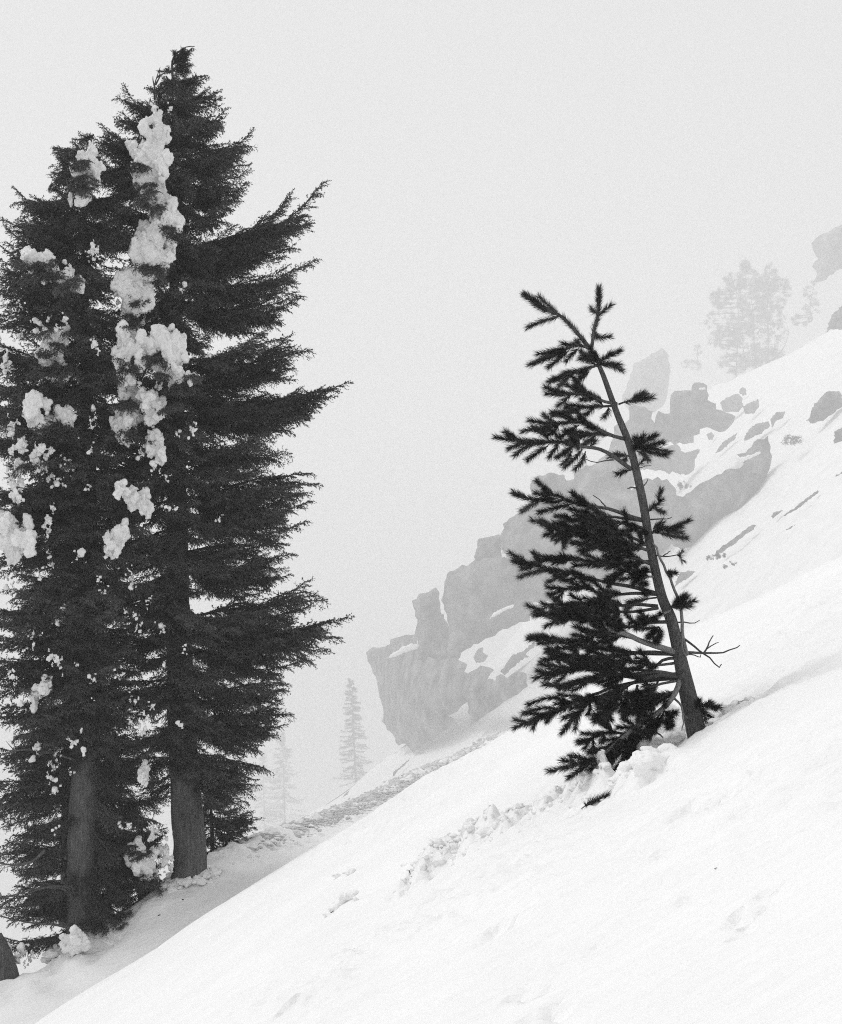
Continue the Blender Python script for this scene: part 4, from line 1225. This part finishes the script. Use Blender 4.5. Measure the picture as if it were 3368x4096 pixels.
b5([(1190, 950), (1100, 985), (1020, 1045), (950, 1115)], r0=6, f0=.2, dz=-.5, lat=20)
b5([(1000, 1130), (900, 1190), (830, 1260), (760, 1335)], r0=5, f0=.1, dz=-.5, lat=24)
b5([(1100, 1060), (1060, 1150), (1000, 1205)], r0=4, f0=.15, dz=-.5, lat=18)
b5([(1150, 800), (1060, 810), (960, 800), (860, 790), (760, 800)], r0=6, f0=.25, dz=-.4, lat=18)
b5([(940, 930), (920, 1000), (880, 1070)], r0=6, needle=False, name='twig', r1=4)
b5([(1060, 900), (1040, 950), (1010, 990), (960, 1030)], r0=5, f0=.15, dz=-.2, lat=10)
b5([(1150, 990), (1060, 1010), (960, 1050), (880, 1090)], r0=6, f0=.2, dz=-.3, lat=14)
b5([(1192, 880), (1165, 960), (1110, 1040), (1050, 1090), (960, 1150), (880, 1205), (800, 1280), (720, 1340), (640, 1370), (540, 1400)], r0=12, f0=.58, dz=-.75, lat=22, pale=True, latlen=.24, r1=4)
b5([(960, 1150), (930, 1220), (880, 1320), (840, 1400), (785, 1470)], r0=7, f0=.2, dz=-.35, lat=14)
b5([(870, 1210), (780, 1200), (700, 1220), (640, 1280)], r0=6, f0=.15, dz=-.3, lat=18)
b5([(800, 1285), (750, 1360), (715, 1480)], r0=6, f0=.1, dz=-.3, lat=18)
b5([(720, 1340), (680, 1400), (645, 1465)], r0=5, f0=.1, dz=-.3, lat=16)
b5([(1100, 1045), (1060, 1110), (1050, 1200), (1085, 1225)], r0=6, needle=False, name='twig', pale=True, dz=-.4, r1=3)
b5([(1080, 1070), (1040, 1140), (990, 1190), (950, 1228)], r0=5, f0=.2, dz=-.4, lat=14)
b5([(1090, 1060), (1120, 1120), (1140, 1165)], r0=5, f0=.2, dz=-.4, lat=8)
b5([(1150, 1000), (1195, 1050), (1205, 1120), (1200, 1185)], r0=5, needle=False, name='twig', pale=True, dz=-.5, r1=2)
b5([(1205, 1090), (1230, 1115)], r0=4, needle=False, name='twig', pale=True, dz=-.3, r1=2)
b5([(1275, 1040), (1310, 1045), (1382, 1058)], r0=4, f0=.1, dz=-.25, lat=16, latlen=.14, side=[[(1290, 1050), (1340, 1090), (1372, 1122)], [(1290, 1050), (1320, 1090), (1330, 1120)]])
# side stem right of the trunk, its tufts and the dead twigs
b5([(1228, 755), (1215, 700), (1202, 640), (1198, 560), (1190, 480), (1160, 390), (1118, 290), (1085, 220), (1062, 165), (1050, 120), (1030, 100)], r0=8, needle=False, name='side_stem', pale=True, dz=-.05, r1=4)
b5([(1120, 480), (1170, 465), (1255, 445)], r0=5, f0=.1, dz=-.2, lat=16, latlen=.15, side=[[(1150, 470), (1220, 425)], [(1150, 480), (1240, 470)]])
b5([(1140, 490), (1060, 525), (980, 570)], r0=5, pale=True, f0=.5, dz=-.5, lat=10, latlen=.12)
b5([(1110, 270), (1130, 275), (1155, 285)], r0=3, f0=.1, dz=-.1, lat=14, latlen=.10)
b5([(1000, 540), (960, 560), (900, 560)], r0=4, f0=.05, dz=-.4, lat=16, latlen=.14)
b5([(1060, 590), (1030, 620), (1010, 650)], r0=4, f0=.1, dz=-.3, lat=14, latlen=.12)
b5([(1065, 590), (1075, 630), (1060, 660)], r0=3, f0=.1, dz=-.3, lat=10, latlen=.10)
b5([(990, 270), (960, 290), (930, 320)], r0=3, f0=.1, dz=-.3, lat=14, latlen=.12)
b5([(1025, 170), (1085, 182), (1180, 172)], r0=3, f0=.93, needle=False, name='twig', dz=-.1, r1=2)
b5([(1085, 182), (1110, 165), (1128, 148)], r0=2.5, needle=False, name='twig', dz=-.1, r1=1.5)
b5([(1168, 172), (1185, 180)], r0=2.5, f0=.1, dz=0, lat=0, side=[[(1180, 175), (1200, 155)], [(1180, 175), (1195, 198)]], dens=160)
b5([(1212, 660), (1260, 695), (1310, 738), (1355, 765), (1410, 822), (1430, 808)], r0=5, needle=False, name='twig', dz=-.3, r1=2)
b5([(1230, 738), (1290, 740), (1350, 743), (1440, 735), (1540, 700)], r0=6, needle=False, name='twig', dz=.2, r1=2)
b5([(1325, 740), (1350, 700), (1355, 675), (1378, 638)], r0=4, needle=False, name='twig', dz=.1, r1=2)
b5([(1340, 718), (1370, 698), (1408, 682)], r0=3, needle=False, name='twig', dz=.1, r1=1.5)
b5([(1235, 748), (1270, 752), (1305, 765), (1300, 750)], r0=3, needle=False, name='twig', dz=.1, r1=1.5)
b5([(1140, 565), (1215, 562), (1260, 570), (1305, 558)], r0=4, needle=False, name='twig', dz=.1, r1=1.5)
b5([(1195, 650), (1200, 720), (1222, 758)], r0=4, needle=False, name='twig', pale=True, dz=-.2, r1=3)

# ------------------------------------------------------------------ snow mounds round the pine and the broken trail
def ground_blobs(pts, off, sc, amp, seed, name, voxel=0.02, sink=0.25, dY=0.0, sq=(1.1, 1.0, .8), smooth=4, grow=1.25):
    bl = []
    rg2 = np.random.default_rng(seed)
    for x, y, r in pts:
        u, v = x / sc + off[0], y / sc + off[1]
        Y = hit(u, v, hill)
        Y = min(Y, PINE_Y + 3.5) if dY == 0 else PINE_Y + dY
        rr = grow * r / sc * Y / F
        for q in range(6):
            cc = px(u + rg2.normal(0, r / sc * .6), v + rg2.normal(0, r / sc * .5), Y + rg2.normal(0, rr * .3))
            bl.append((cc, rr * rg2.uniform(.3, .8), sq))
    me, co = blob_mesh(bl, voxel, amp, seed, smooth, 12.0)
    return me


mound = [(820, 1110, 55), (850, 1160, 60), (830, 1190, 45), (880, 1235, 45), (870, 1290, 45), (1080, 1120, 70), (1150, 1090, 60), (1200, 1110, 50), (1010, 1250, 55), (1040, 1250, 50), (960, 1310, 65), (1000, 1340, 75), (1060, 1310, 65), (1110, 1290, 60), (900, 1410, 55), (940, 1370, 60), (1250, 1140, 36), (1300, 1150, 36), (1150, 1180, 60), (1220, 1165, 50), (1180, 1230, 60), (1100, 1380, 60), (870, 1350, 45)]
mound += [(1000, 1270, 65), (985, 1330, 70), (1050, 1320, 60), (1110, 1270, 60), (945, 1390, 50), (1160, 1220, 55), (1220, 1180, 60), (1290, 1150, 45), (880, 1170, 80), (830, 1130, 70)]
tag(obj('snow_mound', ground_blobs(mound, *a5, 0.016, 91, 'snow_mound', 0.016, smooth=16, grow=1.4, sq=(1.3, 1.1, .62)), M['snow']), 'lumpy snow mound under the lowest branches at the pine base', 'snow mound', kind='stuff')
mb = MB()
rg = np.random.default_rng(92)
for k in range(420):
    i = rng.integers(0, len(TR) - 1); f = rng.random()
    c = TR[i] * (1 - f) + TR[i + 1] * f + np.array([rng.normal(0, .16), rng.normal(0, .16), 0])
    r = rng.uniform(.01, .034) * (1 + .8 * (rng.random() < .1))
    c[2] = float(hill(np.array([c[0]]), np.array([c[1]]))[0]) - r * rng.uniform(.2, .7)
    V, T = lump(c, r, int(rng.integers(1, 9999)), ICO2, 0.55, (1.1, 1, .75)); mb.add(V, None, T)
tag(obj('snow_rubble', mb.mesh('snow_rubble', True), M['snow']), 'long trail of broken snow running down the slope from the pine', 'snow rubble', kind='stuff')
trail2 = [(1400, 3590, 30), (1370, 3610, 26), (1330, 3640, 24), (1310, 3670, 18), (1430, 3600, 18), (1350, 3510, 16), (1410, 3490, 14)]
tag(obj('snow_rubble', ground_blobs(trail2, (0, 0), 1.0, 0.025, 95, 'snow_rubble', 0.018, smooth=10, grow=1.4, sq=(1.3, 1, .5)), M['snow']), 'small heap of broken snow beyond the lower end of the long trail', 'snow rubble', kind='stuff')
rt = [(1395, 1130, 26), (1440, 1090, 24), (1480, 1060, 24), (1520, 1030, 22), (1590, 1010, 20), (1640, 1010, 18), (1420, 1120, 20)]
tag(obj('snow_rubble', ground_blobs(rt, *a5, 0.02, 96, 'snow_rubble', 0.018, smooth=12, grow=1.4, sq=(1.4, 1, .45)), M['snow']), 'faint line of snow lumps right of the pine base', 'snow rubble', kind='stuff')


def twig_thing(pl, r, label, name='twig', needle=False):
    pts = []
    for k, (u, v) in enumerate(pl):
        Y = hit(u, v, hill) or 16
        p = px(u, v, min(Y, PINE_Y + 4)); p[2] += 0.01; pts.append(p)
    S = smooth_line(np.array(pts), 7)
    w = MB(); w.tube(S - S[0], np.linspace(r, r * .5, 7), 5)
    o = obj(name, w.mesh(name, True), M['twig_bark']); o.location = S[0]
    if needle:
        nd = MB(); shoot_needles(nd, S[::-1] - S[0], rg, 900, t0=.45)
        obj('needles', nd.mesh('needles'), M['needle'], o)
    tag(o, label, 'twig')


S0 = a5[0]


def bench_hit(u, v):
    P = bench_point(u); k = (VH - v) / F
    w = (P[2] - k * P[1]) / (k * 0.714 - 0.05)
    y = P[1] + 0.714 * w
    return px(u, v, y - 0.02)


for k, (u, v, du, dv, lb) in enumerate([(887, 3490, 8, -12, 'dark cone scale lying on the snow just right of the thick trunk'), (1005, 3372, 22, -6, 'dark stick lying on the ledge near the low young hemlock'),
                                        (632, 3662, 10, -3, 'tiny dark twig on the ledge below the snow loaded bush'), (728, 3597, 8, 2, 'tiny dark twig on the ledge below the thick trunk')]):
    A = bench_hit(u, v); B = bench_hit(u + du, v + dv)
    w = MB(); w.tube(smooth_line(np.array([A * 0, B - A]), 4), [.008, .012, .012, .006], 5)
    o = obj('twig', w.mesh('twig', True), M['twig_bark']); o.location = A; tag(o, lb, 'twig')
twig_thing([(755 / 1.447 + 1900, 1578 / 1.447 + 2100), (690 / 1.447 + 1900, 1606 / 1.447 + 2100), (650 / 1.447 + 1900, 1625 / 1.447 + 2100), (616 / 1.447 + 1900, 1650 / 1.447 + 2100)], .006, 'needled pine twig poking out of the snow below the pine', 'pine_twig', True)
twig_thing([(1636, 3486), (1640, 3500), (1646, 3512)], .005, 'short dark twig standing in the lower end of the broken snow ridge')
twig_thing([(1322, 3656), (1336, 3648)], .005, 'tiny dark twig lying on the small heap of broken snow')
twig_thing([(2858, 3484), (2868, 3480)], .002, 'tiny dark twig lying on bare snow right of centre')

# ------------------------------------------------------------------ trees in the fog
def far_conifer(top, base, halfw, D, label, seed, nb=70, kinds='s', group=None, bare=0.06):
    rg = np.random.default_rng(seed)
    D = D * FS
    b = px(*base, D); t = px(*top, D)
    root = empty('hemlock_tree', b); tag(root, label, 'tree', group)
    H = np.linalg.norm(t - b)
    P = smooth_line(np.array([np.zeros(3) - [0, 0, 1.0], (t - b) * .5 + [rg.normal(0, .1), 0, 0], t - b]), 24)
    V, q, t3 = tube(P, np.linspace(H * .012, .03, 24), 9)
    obj('trunk', mk_mesh('trunk', V, [q, t3], True), M['bark'], root)
    acc = MB(); R = halfw * D / F
    for k in range(nb):
        f = bare + (1 - bare) * ((k + rg.random()) / nb)
        p = (t - b) * f
        r = R * (1 - f) ** 0.75 * rg.uniform(.6, 1.15) + .6
        az = rg.uniform(0, 2 * math.pi)
        q = p + np.array([math.cos(az) * r, math.sin(az) * r, -r * rg.uniform(.05, .45) + (.3 * r if f > .85 else 0)])
        m = 16; tt = (np.arange(m) + rg.random(m)) / m
        B = p + (q - p) * (tt ** 0.8)[:, None] + np.array([0, 0, 1]) * (0.12 * r * tt ** 2)[:, None]
        B = np.repeat(B, 7, 0); dd = np.repeat(unit(q - p)[None], len(B), 0)
        dd = unit(dd + rg.normal(0, .55, dd.shape) + np.array([0, 0, -.25]))
        V, T = needles(B, dd, .10 * R + .25 * FS, .10 * FS, .5, rg)
        acc.add(V, None, T)
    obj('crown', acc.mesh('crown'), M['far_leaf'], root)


far_conifer((1402, 2718), (1425, 3150), 88, 410, 'slender foggy hemlock beside the overhanging cliff', 201, 150)
far_conifer((1128, 2930), (1140, 3310), 110, 520, 'very faint hemlock in the fog right of the big trees', 202, 110)
far_conifer((1050, 3010), (1060, 3340), 80, 590, 'faintest hemlock, half behind the tips of the young hemlock', 203, 90)


def puff_tree(trunks, clumps, D, label, seed, name='pine_tree', rt=.3, nn=90, cat='tree', nl=0.7, limb=True):
    D = D * FS; rt = rt * FS
    """round-crowned pine: trunk polylines in px, needle clumps (u,v,r) with limbs"""
    rg = np.random.default_rng(seed)
    b = px(*trunks[0][0], D)
    root = empty(name, b); tag(root, label, cat)
    tr = MB(); lines = []
    for tl in trunks:
        P = smooth_line(np.array([px(u, v, D) for u, v in tl]) - b, 20)
        lines.append(P)
        tr.tube(P, np.linspace(rt, rt * .25, 20), 8)
    acc = MB(); lim = MB()
    allp = np.vstack(lines)
    for (u, v, r) in clumps:
        R = r * D / F
        c = px(u, v, D) - b + np.array([0, rg.normal(0, 2.0), 0])
        k = np.argmin(np.linalg.norm((allp + np.array([0, 0, 1.5])) - c, axis=1))
        if limb: lim.tube(smooth_line(np.array([allp[k], (allp[k] + c) / 2 + rg.normal(0, .3, 3), c]), 7), np.linspace(.22, .09, 7) * (FS / 2.5), 5)
        n = int(nn * (0.25 + R / 5))
        d = unit(rg.normal(size=(n, 3)))
        rad = R * rg.uniform(.1, .95, n)[:, None]
        Pn = c + d * rad + rg.normal(0, .25 * R, (n, 3))
        # each station: a small spray of needles
        m = 6
        Pn2 = np.repeat(Pn, m, 0); dd = unit(np.repeat(d, m, 0) + rg.normal(0, .5, (n * m, 3)))
        V, T = needles(Pn2, dd, nl * .55 * FS, .045 * FS, .9, rg)
        acc.add(V, None, T)
    obj('trunk', tr.mesh('trunk', True), M['bark'], root)
    if limb: tag(obj('limbs', lim.mesh('limbs', True), M['bark'], root), kind='stuff')
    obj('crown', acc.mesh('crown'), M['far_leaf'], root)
    return root


def c7(l): return [tuple([p[0] / 1.319 + 2300, p[1] / 1.319 + 800] + [q / 1.319 for q in p[2:]]) for p in l]


def scatter(els, n, seed, r=(18, 34)):
    rg = np.random.default_rng(seed); o = []
    for k in range(n):
        x, y, a, b = els[rg.integers(0, len(els))]
        th = rg.uniform(0, 6.28); q = math.sqrt(rg.uniform(.05, 1))
        o.append((x + a * q * math.cos(th), y + b * q * math.sin(th), rg.uniform(*r)))
    return o


PD = 450
puff_tree([c7([(850, 945), (855, 800), (865, 650), (850, 480)])], c7(scatter([(770, 640, 80, 90), (770, 520, 60, 50), (800, 740, 90, 50), (840, 440, 60, 60), (860, 600, 40, 160), (860, 720, 110, 80), (840, 860, 80, 60)], 330, 1, (7, 20))), PD, 'leftmost pine of the foggy clump on the upper snowfield', 301)
puff_tree([c7([(960, 905), (945, 760), (940, 600), (905, 345)]), c7([(900, 880), (890, 800), (870, 740)])], c7(scatter([(930, 420, 70, 70), (900, 350, 20, 30), (950, 540, 80, 80), (900, 640, 60, 60), (930, 830, 60, 50), (900, 500, 40, 120), (980, 470, 45, 80), (980, 580, 40, 80), (950, 700, 70, 90), (960, 840, 60, 50)], 330, 2, (7, 20))), PD + 6, 'middle and tallest pine of the foggy clump on the upper snowfield', 302)
puff_tree([c7([(1020, 870), (1020, 740), (1015, 560), (1030, 345)]), c7([(1040, 850), (1100, 780), (1130, 700)])], c7(scatter([(1030, 420, 40, 80), (1090, 480, 50, 80), (1050, 600, 60, 60), (1050, 830, 60, 40), (1010, 520, 40, 120), (1050, 720, 60, 80), (1010, 820, 70, 50)], 300, 3, (7, 20))), PD + 2, 'rightmost pine of the foggy clump on the upper snowfield', 303)
puff_tree([c7([(1250, 640), (1240, 560), (1265, 440)])], c7(scatter([(1240, 470, 40, 50), (1250, 570, 40, 50), (1200, 630, 60, 30)], 50, 4, (8, 16))), PD + 4, 'small ragged pine under the pale top outcrop', 304, rt=.2)
puff_tree([c7([(650, 900), (645, 800)])], c7(scatter([(645, 790, 25, 30), (640, 870, 30, 30), (580, 860, 20, 25)], 30, 5, (6, 12))), 520, 'faint ragged bush left of the foggy pine clump', 305, rt=.2, name='bush', cat='bush')
puff_tree([c7([(1140, 1290), (1140, 1250)])], c7(scatter([(1140, 1268, 50, 25)], 26, 6, (7, 14))), 215, 'dark low shrub on the snowfield below the knobbly boulder', 306, name='shrub', cat='shrub', rt=.1, nl=.4, nn=60, limb=False)
puff_tree([c7([(730, 1900), (730, 1885)])], c7(scatter([(725, 1885, 25, 12), (770, 1875, 25, 12)], 20, 7, (5, 9))), 165, 'small shrub at the lower end of the long rock rib', 307, name='shrub', cat='shrub', rt=.06, nl=.3, nn=60, limb=False)
puff_tree([c7([(825, 1925), (825, 1915)])], c7(scatter([(828, 1915, 22, 12), (790, 1935, 14, 8)], 12, 9, (4, 7))), 160, 'tiny sprig of brush on the snow right of the pine side stem', 309, name='shrub', cat='shrub', rt=.04, nl=.2, nn=50, limb=False)
puff_tree([c7([(580, 1520), (580, 1500)])], c7(scatter([(575, 1505, 35, 20)], 18, 8, (6, 12))), 228, 'pale shrub on the snow above the whaleback rock', 308, name='shrub', cat='shrub', rt=.08, nl=.4, nn=50, limb=False)

# ------------------------------------------------------------------ haze: one even box of fog round the camera and the scene
V = np.array([(x, y, z) for z in (-455, 470) for y in (-450, 3850) for x in (-2550, 1450)], float)
Q = np.array([(0, 2, 3, 1), (4, 5, 7, 6), (0, 1, 5, 4), (2, 6, 7, 3), (0, 4, 6, 2), (1, 3, 7, 5)])
hz = bpy.data.materials.new('haze'); hz.use_nodes = True
hz.node_tree.nodes.clear()
ho = hz.node_tree.nodes.new('ShaderNodeOutputMaterial')
hv = hz.node_tree.nodes.new('ShaderNodeVolumePrincipled')
hv.inputs['Color'].default_value = (0.975, 0.975, 0.975, 1)
hv.inputs['Density'].default_value = HAZE
hv.inputs['Anisotropy'].default_value = 0.1
hz.node_tree.links.new(hv.outputs[0], ho.inputs['Volume'])
tag(obj('haze', mk_mesh('haze', V, Q), hz), 'pale winter fog filling the valley and fading the rocks', 'fog', kind='stuff')
